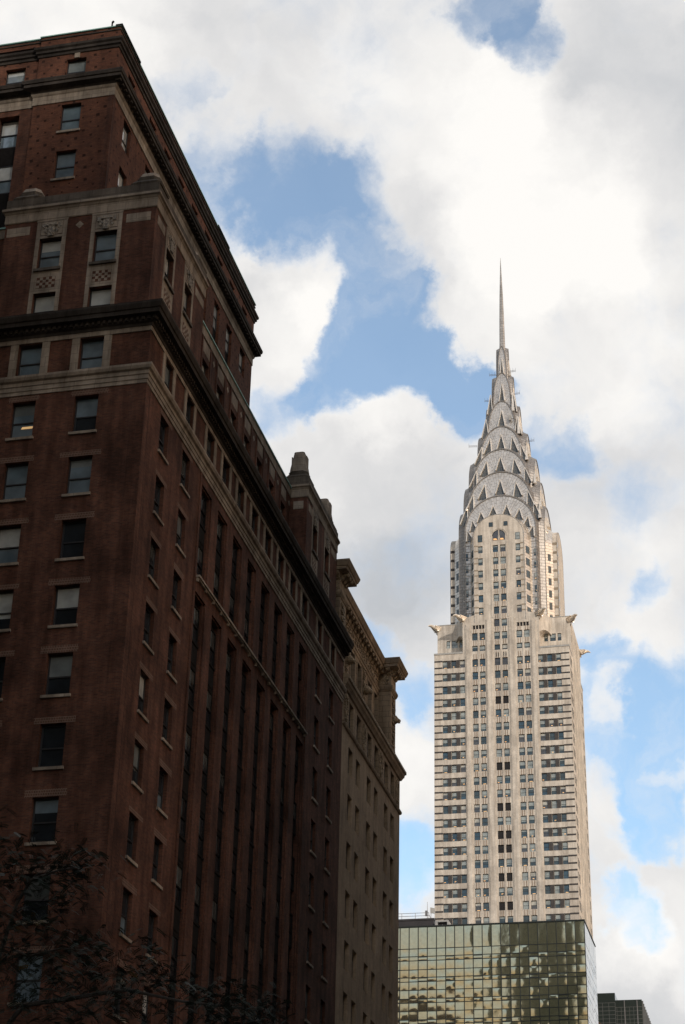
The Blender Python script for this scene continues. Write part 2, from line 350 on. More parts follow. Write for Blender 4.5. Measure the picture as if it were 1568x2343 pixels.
class Plane:
    """a wall plane: F faces the camera's side street (-Y) at y=pos, R faces the avenue (+X) at x=pos; u is world x or y"""
    def __init__(s, kind, pos): s.k = kind; s.p = pos
    def pt(s, u, z, d=0.):               # d = depth behind the face
        return (u, s.p+d, z) if s.k == 'F' else (s.p-d, u, z)
    def box(s, mb, u0, u1, z0, z1, d0, d1, mat):
        if s.k == 'F': mb.box(u0, u1, s.p+min(d0, d1), s.p+max(d0, d1), z0, z1, mat)
        else: mb.box(s.p-max(d0, d1), s.p-min(d0, d1), u0, u1, z0, z1, mat)
    def mat(s, u, z, d):
        T = Matrix.Translation(s.pt(u, z, d))
        return T if s.k == 'F' else T @ Matrix.Rotation(R(90), 4, 'Z')
def facade(mb, pl, u0, u1, z0, z1, ops, depth, mat, rev=None):
    """a wall with real openings and their reveals; ops = (u0,u1,z0,z1)"""
    rev = rev or mat
    ops = [(max(a, u0), min(b, u1), max(c, z0), min(d, z1)) for a, b, c, d in ops]
    ops = [o for o in ops if o[1]-o[0] > .01 and o[3]-o[2] > .01]
    us = sorted({round(x, 4) for o in ops for x in o[:2]} | {u0, u1}); zs = sorted({round(x, 4) for o in ops for x in o[2:]} | {z0, z1})
    for j in range(len(zs)-1):
        zc = (zs[j]+zs[j+1])/2; row = [o for o in ops if o[2] < zc < o[3]]
        st = None
        for i in range(len(us)-1):
            uc = (us[i]+us[i+1])/2; hole = any(o[0] < uc < o[1] for o in row)
            if not hole and st is None: st = us[i]
            if st is not None and (hole or i == len(us)-2):
                e = us[i] if hole else us[i+1]
                if e-st > 1e-4: mb.face((pl.pt(st, zs[j]), pl.pt(e, zs[j]), pl.pt(e, zs[j+1]), pl.pt(st, zs[j+1])), mat)
                st = None
    for a, b, c, d in ops:
        P = pl.pt
        for q in (((a, c), (a, d)), ((b, d), (b, c)), ((a, d), (b, d)), ((b, c), (a, c))):
            (ua, za), (ub, zb) = q
            mb.face((P(ua, za), P(ub, zb), P(ub, zb, depth), P(ua, za, depth)), rev)
def sweep(mb, prof, path, mat, closed=False):
    """a moulding: prof = (out, z) list, path = plan points walked with the outside on the right-hand side"""
    n = len(path); rings = []
    for i in range(n):
        def nrm(a, b):
            d = (Vector(b)-Vector(a)).normalized(); return Vector((d.y, -d.x))
        n1 = nrm(path[i-1], path[i]) if i > 0 else None
        n2 = nrm(path[i], path[i+1]) if i < n-1 else None
        if n1 is None: m = n2
        elif n2 is None: m = n1
        else: m = (n1+n2)/(1+n1.dot(n2))
        rings.append([(path[i][0]+m.x*o, path[i][1]+m.y*o, z) for o, z in prof])
    mb.loft(rings, mat, cap=True, close=True)

# ------------------------------------------------------------------ windows
_wm = {}
def frame_mesh(w, h, style, fm='frame'):
    k = ('f', round(w, 2), round(h, 2), style, fm)
    if k not in _wm:
        mb = MB(); t = .07 if style != 'tower' else .06
        mb.box(0, t, 0, .09, 0, h, fm); mb.box(w-t, w, 0, .09, 0, h, fm); mb.box(t, w-t, 0, .09, 0, t, fm); mb.box(t, w-t, 0, .09, h-t, h, fm)
        if style != 'vent': mb.box(t, w-t, .01, .08, h*.47-.035, h*.47+.035, fm)
        if style == 'vent':
            for i in range(1, 7): mb.box(t, w-t, .02, .06, h*i/7-.02, h*i/7+.02, fm)
        _wm[k] = mb.mesh('window')
    return _wm[k]
def pane_mesh(w, h, var, fl=0):
    k = ('p', round(w, 2), round(h, 2), var, fl)
    if k not in _wm:
        mb = MB(); t = .05; top, bot, bl, up = var      # materials of upper and lower glass, blind drop (0..1 of the height), blind material
        def q(z0, z1, d, m):
            if z1-z0 > .01: mb.face(((t, d, z0), (w-t, d, z0), (w-t, d, z1), (t, d, z1)), m)
        mid = h*.47; zb = h-t-bl*(h-2*t)
        q(max(mid, zb), h-t, .045, up) if bl > 0 else None
        q(mid, min(h-t, max(mid, zb)), .045, top)
        q(t, min(mid, max(t, zb)), .065, bot)
        q(min(mid, max(t, zb)), mid, .065, up)
        rr = random.Random(fl)
        if fl:                          # a lit ceiling lamp or two seen through the glass
            for i in range(rr.choice((1, 1, 2))):
                x = t+.05+rr.random()*(w*.35); z = t+.08+rr.random()*(h*.3); ww = w*(.25+.3*rr.random()); hh = .08+.1*rr.random(); sk = rr.uniform(-.1, .1)
                mb.face(((x, .040, z), (min(w-t, x+ww), .040, z), (min(w-t, x+ww+sk), .040, z+hh), (x+sk, .040, z+hh)), rr.choice(('lamp', 'lamp_dim')))
        _wm[k] = mb.mesh('pane')
    return _wm[k]
def sill_mesh(w, mat='stone'):
    k = ('s', round(w, 2), mat)
    if k not in _wm:
        mb = MB(); mb.box(-.10, w+.10, -.36, -.002, -.14, -.002, mat); _wm[k] = mb.mesh('sill')
    return _wm[k]
def area(pl, u, z, w, h):
    q = []
    for a, b in ((u, z), (u+w, z), (u+w, z+h), (u, z+h)):
        v = Vector(pl.pt(a, b)) - Vector((0, 0, 1.6)); d = v.dot(FW)
        if d < 1: return 0
        q.append((v.dot(RT)/d*FOC, v.dot(UP)/d*FOC))
    cx = sum(a for a, b in q)/4; cy_ = sum(b for a, b in q)/4
    if abs(cx) > .53 or abs(cy_) > .78: return 0
    return abs(sum(q[i][0]*q[(i+1) % 4][1]-q[(i+1) % 4][0]*q[i][1] for i in range(4)))/2
def place_windows(root, specs, depth=.28, cap=100, name='window'):
    """specs: dict(pl,u,z,w,h,var,style,sill,fl,depth). The largest in view are parts of their own, the rest one mesh"""
    specs.sort(key=lambda s: -area(s['pl'], s['u'], s['z'], s['w'], s['h']))
    rest = MB(); nrest = 0
    for i, s in enumerate(specs):
        d = s.get('depth', depth); mat = s['pl'].mat(s['u'], s['z'], d); st = s.get('style', 'sash')
        fm = frame_mesh(s['w'], s['h'], st, s.get('fm', 'tower_frame' if st == 'tower' else 'frame')); pm = pane_mesh(s['w'], s['h'], s['var'], s.get('fl', 0)); sm = sill_mesh(s['w'], s['sill']) if s.get('sill') else None
        if i < cap:
            o = link(name, fm, root, mat); p = link('pane', pm, o)
            if sm: link('sill', sm, o, Matrix.Translation((0, .36-d-.10, 0)))
        else:
            nrest += 1
            for me, mm in ((fm, mat), (pm, mat)) + (((sm, mat @ Matrix.Translation((0, .36-d-.10, 0))),) if sm else ()):
                ms = [m.name for m in me.materials]
                b = len(rest.v); rest.v += [tuple(mm @ v.co) for v in me.vertices]
                for pf in me.polygons:
                    m = me.materials[pf.material_index]
                    if m not in rest.mats: rest.mats.append(m)
                    rest.f.append(tuple(b+x for x in pf.vertices)); rest.m.append(rest.mats.index(m))
    if nrest:
        o = rest.build(name, root); o['kind'] = 'stuff'

# ------------------------------------------------------------------ ground
def structure(name, mb):
    o = mb.build(name); o['kind'] = 'structure'; return o
g = MB(); g.face(((-3000, -3000, 0), (3000, -3000, 0), (3000, 3000, 0), (-3000, 3000, 0)), 'asphalt'); structure('ground', g)
g = MB(); g.box(-27.4, -21.5, 62, 2000, .004, .14, 'pavement'); g.box(-28.3, -21.5, -400, 50, .004, .14, 'pavement'); g.box(-14.2, -11.6, -400, 48, .004, .16, 'pavement'); g.box(-1.5, 4, -400, 2000, .004, .14, 'pavement'); structure('pavement', g)
g = MB()
for i in range(-40, 200): g.box(-8.08, -7.92, i*9, i*9+3, .004, .008, 'white_paint')
structure('road_marking', g)

# ------------------------------------------------------------------ red brick apartment block on the left
rnd = random.Random(3)
BV = [('pane_blue', 'pane', 0, 'blind'), ('pane_blue', 'pane_blue', 0, 'blind'), ('pane_blue', 'pane_blue', .22, 'blind_grey'), ('pane', 'pane_blue', 0, 'blind'),
      ('pane', 'pane', .5, 'blind'), ('pane', 'pane', .58, 'blind_grey'), ('pane', 'pane', .35, 'pane_grey'), ('pane', 'pane', 0, 'blind'), ('pane', 'pane', 0, 'blind'), ('pane_grey', 'pane', 0, 'blind')]
def brick_block():
    root = thing('brick_apartment_block', 'dark red brick apartment block with stone cornices, corner pavilions and a brick penthouse, at left', 'building', (-43, 92, 0))
    X0, Y0, Y1 = -27.4, 71.34, 113.25; XL = -60.
    F, A = Plane('F', Y0), Plane('R', X0); W = []
    floors = [46.08-3.407*j for j in range(14)]; H = 2.05
    fcols = [-31.04-3.25*k for k in range(9)]; ccols = [(73.72, 74.97), (77.28, 78.52)]; ecols = [(105.78, 106.96), (109.48, 110.62)]
    bays = [80.87+2.96*i for i in range(8)]; BW = 1.5
    low = MB()
    ops = [(u, u+1.23, z, z+H) for u in fcols for z in floors if z > 1] + [(u, u+1.23, 49.55, 51.45) for u in fcols]
    facade(low, F, XL, X0, 0, 51.75, ops, .30, 'brick')
    lit = {(1, 0): 11}
    photo = {(0, 0): ('pane_blue', 'pane', 0, 'blind'), (1, 0): ('pane_blue', 'pane_blue', .3, 'blind_grey'), (0, 1): ('pane_blue', 'pane_blue', .2, 'blind_grey'), (1, 1): ('pane_blue', 'pane_blue', 0, 'blind'),
             (0, 2): ('pane', 'pane', 0, 'blind'), (1, 2): ('pane', 'pane_blue', .5, 'blind'), (0, 3): ('pane', 'pane', .52, 'blind'), (1, 3): ('pane', 'pane', .66, 'blind'),
             (0, 4): ('pane', 'pane', .52, 'blind_grey'), (1, 4): ('pane', 'pane', 0, 'blind'), (0, 5): ('pane', 'pane', 0, 'blind'), (0, 6): ('pane', 'pane', .3, 'pane_blue')}
    for k, u in enumerate(fcols[:4]):
        for j, z in enumerate(floors):
            W.append(dict(pl=F, u=u, z=z, w=1.23, h=H, var=photo.get((k, j), rnd.choice(BV)), sill='stone', fl=lit.get((k, j), 0), depth=.26))
        W.append(dict(pl=F, u=u, z=49.55, w=1.23, h=1.9, var=('pane_blue', 'pane_blue', 0, 'blind'), depth=.24))
    # avenue side
    wins = ccols + ecols
    ops = [(a, b, z, z+H) for a, b in wins for z in floors if z > 1]
    ops += [(u-.14, u+BW+.14, .4, 41.75) for u in bays] + [(u-.14, u+BW+.14, 42.75, 47.95) for u in bays]
    ops += [(a, b, 49.55, 51.45) for a, b in wins] + [(u+.08, u+BW-.08, 49.55, 51.45) for u in bays]
    facade(low, A, Y0, Y1, 0, 51.75, ops, .30, 'brick')
    for a, b in wins:
        for z in floors: W.append(dict(pl=A, u=a, z=z, w=b-a, h=H, var=rnd.choice(BV[3:]), sill='stone', depth=.19))
        W.append(dict(pl=A, u=a, z=49.55, w=b-a, h=1.9, var=rnd.choice(BV[3:6]), depth=.16))
    spand = []
    for u in bays:
        W.append(dict(pl=A, u=u+.08, z=49.55, w=BW-.16, h=1.9, var=rnd.choice(BV[6:]), depth=.18))
        for z0, z1 in ((.4, 41.75), (42.75, 47.95)):
            # second step of the reveal, then the back of the slot
            for a, b in ((u-.14, u+.06), (u+BW-.06, u+BW+.14)): A.box(low, a, b, z0, z1, .09, .36, 'brick')
            low.face([A.pt(u-.14, z0, .355), A.pt(u+BW+.14, z0, .355), A.pt(u+BW+.14, z1, .355), A.pt(u-.14, z1, .355)], 'iron')
            A.box(low, u-.14, u+BW+.14, z1-.10, z1, .09, .36, 'brick')
        zs = [46.0, 42.78] + [39.3-3.407*j for j in range(12)]
        for n, z in enumerate(zs):
            h = 1.86 if n == 0 else 2.0
            if z < .6: continue
            W.append(dict(pl=A, u=u+.06, z=z, w=BW-.12, h=h, var=rnd.choice(BV[6:]), depth=.22, fm='iron'))
            if n == 0: spand.append((u, 44.80, 45.98))
            elif n >= 2: spand.append((u, z-1.39, z-.02))
    # corner strip, its groove's shade painted as a dark strip, street side
    A.box(low, 71.3, 71.88, 0, 48.45, -.035, .02, 'brick'); A.box(low, 71.93, 72.0, 0, 48.45, -.004, .02, 'iron')
    F.box(low, -28.02, -27.42, 0, 48.45, -.03, .02, 'brick')
    A.box(low, 103.45, 103.7, 0, 48.45, -.05, .02, 'brick'); A.box(low, 80.3, 80.55, 0, 48.45, -.05, .02, 'brick')
    low.face(((XL, Y1, 0), (XL, Y0, 0), (XL, Y0, 52.9), (XL, Y1, 52.9)), 'brick'); low.face(((XL, Y1, 0), (X0, Y1, 0), (X0, Y1, 52.9), (XL, Y1, 52.9)), 'brick')
    low.face(((XL, Y0, 52.8), (X0, Y0, 52.8), (X0, Y1, 52.8), (XL, Y1, 52.8)), 'roof')
    # flat brick arches: soldier courses over the windows
    for u in fcols[:3]:
        for j, z in enumerate(floors): F.box(low, u-.45+.3*rnd.random(), u+1.35+.4*rnd.random(), z+H+.01, z+H+.26+.12*rnd.random(), -.006, .01, 'brick_pale')
    for a, b in ccols:
        for z in floors: A.box(low, a-.25+.2*rnd.random(), b+.2+.4*rnd.random(), z+H+.01, z+H+.22+.14*rnd.random(), -.006, .01, 'brick_pale')
    low.build('wall', root)
    for u, z0, z1 in spand[:90]:
        s = MB(); A.box(s, u+.06, u+BW-.06, z0, z1, .22, .35, 'iron'); A.box(s, u+.2, u+BW-.2, z0+.18, z1-.18, .19, .22, 'iron'); A.box(s, u+.06, u+BW-.06, z1-.1, z1, .16, .22, 'iron')
        s.build('spandrel', root)
    path = [(XL, Y0), (X0, Y0), (X0, Y1)]
    b = MB(); sweep(b, [(0, 48.48), (.05, 48.48), (.05, 48.68), (.09, 48.70), (.09, 48.92), (.13, 48.95), (.13, 49.16), (.24, 49.22), (.30, 49.36), (.30, 49.48), (0, 49.54)], path, 'stone')
    b.build('stone_band', root)
    # stone jambs of the band floor
    b = MB()
    for u in fcols[:4]:
        for a, c in ((u-.42, u-.02), (u+1.25, u+1.65)): F.box(b, a, c, 49.5, 51.62, -.05, .02, 'stone')
    F.box(b, XL, X0+.05, 51.5, 51.76, -.07, .02, 'stone')
    for a, c in wins + [(u+.08, u+BW-.08) for u in bays]:
        for p, q in ((a-.36, a-.02), (c+.02, c+.36)): A.box(b, p, q, 49.5, 51.62, -.05, .02, 'stone')
    A.box(b, Y0+.02, Y1, 51.5, 51.76, -.066, .02, 'stone')
    b.build('window_surround', root)
    c = MB(); sweep(c, [(0, 51.74), (.10, 51.76), (.12, 51.92), (.24, 51.97), (.26, 52.17), (.58, 52.21), (.60, 52.42), (.66, 52.46), (.74, 52.70), (.74, 52.82), (0, 52.95)], path, 'soot')
    x = -42.
    while x < X0+.2: F.box(c, x, x+.14, 51.99, 52.16, -.37, -.2, 'soot'); x += .29
    y = Y0-.2
    while y < Y1: A.box(c, y, y+.14, 51.99, 52.16, -.37, -.2, 'soot'); y += .29
    c.build('cornice', root)
    s = MB(); A.box(s, 80.75, 103.4, 42.42, 42.50, -.12, .02, 'stone'); A.box(s, 80.7, 103.45, 42.50, 42.62, -.2, .02, 'stone')
    for i in range(17): A.box(s, 80.72+i*1.4, 80.84+i*1.4, 42.28, 42.42, -.12, .01, 'stone')
    s.build('string_course', root)

    # --- corner pavilions and the set back wall between them
    def checker(pl, u, w, z0, z1):
        p = MB(); pl.box(p, u, u+w, z0, z1, -.02, .02, 'stone'); pl.box(p, u+.09, u+w-.09, z0+.09, z1-.09, -.026, 0, 'brick')
        nx, nz = 6, 4; cw, ch = (w-.22)/nx, (z1-z0-.22)/nz
        for i in range(nx):
            for j in range(nz):
                if (i % 2 == 0 and j % 2 == 0 and (i//2+j//2) % 1 == 0) or (i % 2 == 1 and j % 2 == 1): pl.box(p, u+.11+i*cw, u+.11+(i+1)*cw, z0+.11+j*ch, z0+.11+(j+1)*ch, -.035, -.01, 'stone')
        p.build('checker_panel', root)
    def carved(pl, u, w, z0, z1, m='carved'):
        p = MB(); pl.box(p, u, u+w, z0, z1, -.03, .02, 'stone')
        r2 = random.Random(int(u*10))
        for s in (-1, 1):                                # a shield with scrolls either side
            for i in range(9):
                cu = u+w/2+s*(.12+.045*i); cz = (z0+z1)/2+.22*math.sin(i*1.1)
                pl.box(p, cu-.05, cu+.05, cz-.06-.05*r2.random(), cz+.06, -.06-.03*r2.random(), -.01, m)
        pl.box(p, u+w/2-.17, u+w/2+.17, z0-.10, z1-.12, -.10, -.01, m); pl.box(p, u+w/2-.30, u+w/2+.30, z1-.30, z1-.16, -.12, -.01, m)
        for i in (-1, 0, 1): pl.box(p, u+w/2+i*.09-.025, u+w/2+i*.09+.025, z0-.12, z0+.22, -.13, -.02, m)
        p.build('carved_panel', root)
    def stonepanel(pl, u0, u1, z0, z1):
        p = MB(); pl.box(p, u0, u1, z0, z1, -.015, .02, 'stone'); pl.box(p, u0+.07, u1-.07, z0+.07, z1-.07, -.022, 0, 'stone'); p.build('stone_panel', root)
    def diamond(pl, u, z, r):
        p = MB(); f = [pl.pt(u-r, z, -.02), pl.pt(u, z-r*1.05, -.02), pl.pt(u+r, z, -.02), pl.pt(u, z+r*1.05, -.02)]
        p.loft([f, [pl.pt(u-r, z, .01), pl.pt(u, z-r*1.05, .01), pl.pt(u+r, z, .01), pl.pt(u, z+r*1.05, .01)]], 'stone'); p.build('stone_lozenge', root)
    def finial(cx, cy_, full):
        p = MB()
        def fr(z, h): return [(cx-h, cy_-h, z), (cx+h, cy_-h, z), (cx+h, cy_+h, z), (cx-h, cy_+h, z)]
        def oc(z, h, k=.42): 
            e = h*(1-k); return [(cx-e, cy_-h, z), (cx+e, cy_-h, z), (cx+h, cy_-e, z), (cx+h, cy_+e, z), (cx+e, cy_+h, z), (cx-e, cy_+h, z), (cx-h, cy_+e, z), (cx-h, cy_-e, z)]
        p.loft([oc(61.0, .82, .2), oc(61.12, .86, .2), oc(61.26, .78, .3), oc(61.32, .68), oc(61.46, .70), oc(61.50, .62), oc(61.62, .64)], 'stone_dark')
        if full:
            p.loft([oc(61.62, .66), oc(61.72, .60), oc(61.95, .56, .3), oc(63.15, .36, .3), oc(63.24, .36, .3), oc(63.42, .05, .3)], 'stone')
            for s in (-1, 1):
                p.box(cx-.24, cx+.24, cy_+s*.50-.03, cy_+s*.50+.03, 62.1, 62.95, 'stone')
                p.box(cx+s*.50-.03, cx+s*.50+.03, cy_-.24, cy_+.24, 62.1, 62.95, 'stone')
        else: p.loft([oc(61.62, .64), oc(61.70, .60), oc(61.92, .50)], 'stone')
        p.build('finial', root)
    pw = MB()
    def pavilion(x0, x1, y0, y1, fw, sw, near):
        PF, PR = Plane('F', y0), Plane('R', x1); rows = ((52.96, 54.86), (56.36, 58.30))
        facade(pw, PF, x0, x1, 52.7, 59.6, [(a, b, c, d) for a, b in fw for c, d in rows], .3, 'brick')
        facade(pw, PR, y0, y1, 52.7, 59.6, [(a, b, c, d) for a, b in sw for c, d in rows], .3, 'brick')
        pw.face(((x0, y0, 52.7), (x0, y1, 52.7), (x0, y1, 61), (x0, y0, 61)), 'brick'); pw.face(((x0, y1, 52.7), (x1, y1, 52.7), (x1, y1, 61), (x0, y1, 61)), 'brick')
        for pl, cols in ((PF, fw), (PR, sw)):
            for i, (a, b) in enumerate(cols):
                W.append(dict(pl=pl, u=a, z=rows[1][0], w=b-a, h=1.94, var=[('pane_blue', 'pane_blue', .0, 'blind'), ('pane_blue', 'pane_blue', .34, 'blind')][i % 2] if pl is PF else ('blind', 'pane_blue', 0, 'blind'), depth=.24))
                W.append(dict(pl=pl, u=a, z=rows[0][0], w=b-a, h=1.9, var=('blind', 'blind', 0, 'blind'), depth=.24))
                st = MB()
                for p, q in ((a-.22, a-.005), (b+.005, b+.22)): pl.box(st, p, q, 52.9, 59.45, -.025, .02, 'stone')
                pl.box(st, a-.005, b+.005, 58.3, 58.46, -.025, .02, 'stone'); pl.box(st, a-.24, b+.24, 59.36, 59.62, -.04, .02, 'stone')
                pl.box(st, a-.005, b+.005, 55.92, 56.2, -.025, .02, 'stone'); pl.box(st, a-.12, b+.12, 56.2, 56.36, -.14, .02, 'stone_dark'); pl.box(st, a-.005, b+.005, 54.86, 55.05, -.025, .02, 'stone')
                st.build('window_surround', root)
                carved(pl, a+.02, b-a-.04, 58.5, 59.34); checker(pl, a+.01, b-a-.02, 55.06, 55.92)
        for u in ((-31.97,) if near else ()): diamond(PF, u, 58.92, .22)
        if near: stonepanel(PF, -29.42, -28.1, 58.66, 59.2); stonepanel(PF, -36.0, -34.72, 58.66, 59.2); stonepanel(PR, 72.15, 73.3, 58.66, 59.2); stonepanel(PR, 78.66, 80.15, 58.66, 59.2)
        else: stonepanel(PF, -28.78, -28.1, 58.62, 59.2); stonepanel(PR, 104.2, 105.1, 58.66, 59.2); stonepanel(PR, 110.65, 112.0, 58.66, 59.2)
        f = MB(); path = [(x0, y1), (x0, y0), (x1, y0), (x1, y1)]
        sweep(f, [(-.3, 59.58), (.03, 59.47), (.06, 59.52), (.06, 60.05), (.09, 60.08), (.13, 60.17), (.22, 60.22), (.22, 60.36), (.10, 60.42), (-.3, 60.45)], path, 'stone')
        sweep(f, [(-.4, 60.40), (.06, 60.42), (.06, 61.02), (-.1, 61.08), (-.4, 61.08)], path, 'stone_dark')
        f.build('parapet', root)
    pavilion(-36.12, -27.84, 71.79, 80.3, [(-31.08, -29.86), (-34.10, -32.88)], [(73.74, 74.96), (76.92, 78.16)], True)
    pavilion(-29.02-3, -27.84, 103.8, 112.35, [], [(105.45, 106.7), (108.84, 110.1)], False)
    for q in ((-28.55, 72.55, 0), (-35.1, 72.55, 0), (-28.6, 79.5, 0), (-28.65, 104.6, 1), (-28.65, 111.4, 1)): finial(*q)
    # set back walls
    RW = Plane('R', -29.02); LW = Plane('F', 72.97)
    ru = [81.1+2.905*i for i in range(8)]
    rows = ((52.96, 54.86), (56.2, 58.2))
    facade(pw, RW, 80.3, 103.8, 52.7, 59.6, [(u, u+1.27, c, d) for u in ru for c, d in rows], .5, 'brick')
    facade(pw, LW, XL, -36.12, 52.7, 59.6, [(u, u+1.23, c, d) for u in (-39.0, -42.25) for c, d in rows], .4, 'brick')
    for u in ru:
        W.append(dict(pl=RW, u=u, z=56.2, w=1.27, h=2.0, var=('blind', 'pane', 0, 'blind'), depth=.2))
        RW.box(pw, u-.28, u-.10, 52.8, 59.5, -.06, .02, 'brick'); RW.box(pw, u+1.37, u+1.55, 52.8, 59.5, -.06, .02, 'brick')
        stonepanel(RW, u-.02, u+1.29, 58.62, 59.42)
        diamond(RW, u+2.1, 58.95, .2)
    for u in (-39.0, -42.25): W.append(dict(pl=LW, u=u, z=56.2, w=1.23, h=2., var=BV[1], depth=.36)); stonepanel(LW, u, u+1.23, 58.6, 59.4)
    f = MB(); RW.box(f, 80.32, 103.78, 59.54, 60.14, -.05, .1, 'stone'); LW.box(f, XL, -36.14, 59.54, 60.14, -.05, .1, 'stone'); f.build('frieze', root)
    f = MB(); RW.box(f, 80.32, 103.78, 60.14, 60.23, -.12, .4, 'copper'); LW.box(f, XL, -36.2, 60.14, 60.23, -.12, .4, 'copper'); f.build('coping', root)
    pw.build('wall', root)

    # --- penthouse
    PX, PY, PYE = -32.9, 76.64, 106.1; PF, PR, PL = Plane('F', PY), Plane('R', PX), Plane('F', PY+.14)
    ph = MB(); rows = ((62.8, 64.8), (66.21, 68.2), (69.63, 71.6)); top = (73.34, 75.0)
    facade(ph, PF, -37.85, PX, 59, 72, [(-36.07, -34.85, c, d) for c, d in rows], .26, 'brick_diaper')
    facade(ph, PF, -37.85, PX, 72, 77.0, [(-36.07, -34.85, *top)], .26, 'brick_diaper')
    lc = [(-39.95-3.4*i, -38.69-3.4*i) for i in range(4)]
    facade(ph, PL, XL, -37.85, 59, 72, [(a, b, 62, 71.4) for a, b in lc], .5, 'brick')
    facade(ph, PL, XL, -37.85, 72, 76.9, [(a, b, *top) for a, b in lc], .26, 'brick_diaper')
    ph.face([PF.pt(-37.85, 59), PF.pt(-37.85, 77), PF.pt(-37.85, 77, .2), PF.pt(-37.85, 59, .2)], 'brick')
    su = [(78.5, 79.72)] + [(82.45+2.9*i, 83.72+2.9*i) for i in range(7)] + [(103.1, 104.38)]
    facade(ph, PR, PY, PYE, 59, 72, [(a, b, c, d) for a, b in (su[0], su[-1]) for c, d in rows] + [(a, b, 62, 71.4) for a, b in su[1:-1]], .34, 'brick_diaper')
    facade(ph, PR, PY, PYE, 72, 77.0, [(a, b, *top) for a, b in su], .3, 'brick_diaper')
    for a, b in su[1:-1]: PR.box(ph, a-.1, b+.1, 62, 71.5, .33, .34, 'iron')
    PF.box(ph, -33.22, -32.95, 59, 71.8, -.03, .02, 'brick'); PR.box(ph, 76.62, 76.95, 59, 71.8, -.03, .02, 'brick')
    ph.face(((XL, PYE, 59), (PX, PYE, 59), (PX, PYE, 77), (XL, PYE, 77)), 'brick'); ph.face(((XL, PY, 59), (XL, PYE, 59), (XL, PYE, 77), (XL, PY, 77)), 'brick')
    ph.face(((XL, PY, 76.3), (PX, PY, 76.3), (PX, PYE, 76.3), (XL, PYE, 76.3)), 'roof')
    ph.build('wall', root)
    for a, b in ((-36.07, -34.85),):
        for z, var in ((66.21, ('pane_blue', 'pane_blue', 0, 'blind')), (69.63, ('pane_blue', 'pane_blue', .0, 'blind_grey'))): W.append(dict(pl=PF, u=a, z=z, w=1.22, h=1.98, var=var, sill='stone', depth=.2))
        W.append(dict(pl=PF, u=a, z=73.34, w=1.22, h=1.66, var=('blind_grey', 'pane_blue', 0, 'blind'), depth=.2))
    for a, b in lc[:2]:
        for z in (66.1, 69.4): W.append(dict(pl=PL, u=a, z=z, w=b-a, h=2.0, var=('blind', 'pane_blue', .0, 'blind'), depth=.4))
        W.append(dict(pl=PL, u=a, z=73.34, w=b-a, h=1.66, var=('blind_grey', 'pane_blue', .2, 'blind'), depth=.2))
        s = MB(); PL.box(s, a, b, 68.1, 69.4, .38, .49, 'iron'); s.build('spandrel', root)
        s = MB(); PL.box(s, a, b, 62, 66.1, .38, .49, 'iron'); s.build('spandrel', root)
    for i, (a, b) in enumerate(su):
        W.append(dict(pl=PR, u=a, z=69.55, w=b-a, h=1.95, var=('blind', 'blind', 0, 'blind'), depth=.18)); W.append(dict(pl=PR, u=a, z=73.34, w=b-a, h=1.66, var=('blind', 'pane_blue', 0, 'blind'), depth=.2))
        if i in (0, len(su)-1): W.append(dict(pl=PR, u=a, z=66.21, w=b-a, h=1.98, var=('blind', 'blind', 0, 'blind'), sill='stone', depth=.18))
        else:
            s = MB(); PR.box(s, a, b, 64, 69.5, .2, .32, 'iron'); s.build('spandrel', root)
    path = [(XL, PY+.14), (-37.85, PY+.14), (-37.85, PY), (PX, PY), (PX, PYE), (XL, PYE)]
    b = MB(); sweep(b, [(0, 71.80), (.05, 71.80), (.05, 72.36), (.10, 72.42), (.16, 72.55), (0, 72.6)], path, 'stone'); b.build('stone_band', root)
    c = MB(); sweep(c, [(0, 72.50), (.14, 72.55), (.2, 72.72), (.5, 72.82), (.5, 73.02), (.56, 73.05), (.60, 73.22), (.6, 73.3), (0, 73.42)], path, 'soot')
    y = PY-.3
    while y < PYE: PR.box(c, y, y+.2, 72.66, 72.84, -.42, -.12, 'soot'); y += .5
    c.build('cornice', root)
    c = MB(); sweep(c, [(0, 75.36), (.06, 75.40), (.08, 75.55), (.17, 75.62), (.17, 75.78), (.26, 75.88), (.28, 76.02), (0, 76.10)], path, 'soot')
    sweep(c, [(0, 76.70), (.05, 76.72), (.05, 76.80), (0, 76.84)], path, 'soot'); c.build('string_course', root)
    k = MB(); PF.box(k, -35.6, -35.28, 75.04, 75.42, -.05, .02, 'stone'); k.build('keystone', root)
    c = MB(); sweep(c, [(-.35, 76.98), (.07, 76.98), (.07, 77.05), (-.35, 77.08)], path, 'copper')
    PR.box(c, 76.55, 79.95, 77.0, 77.12, -.12, .3, 'iron'); PR.box(c, 96.5, 99.2, 77.0, 77.16, -.1, .3, 'iron'); c.build('coping', root)
    l = MB(); l.tube((-33.45, 76.6, 77.05), (-33.45, 76.6, 77.33), .05, 'iron'); l.tube((-33.45, 76.6, 77.33), (-33.36, 76.58, 77.42), .07, 'iron'); l.build('floodlight', root)
    d = MB()
    for i in range(5): d.tube((-32.85+.05*i, 106.12, 74.3-.1*i), (-32.5-.05*i, 106.2, 73.6+.1*i), .03, 'iron')
    d.build('torn_netting', root)
    place_windows(root, W)
brick_block()

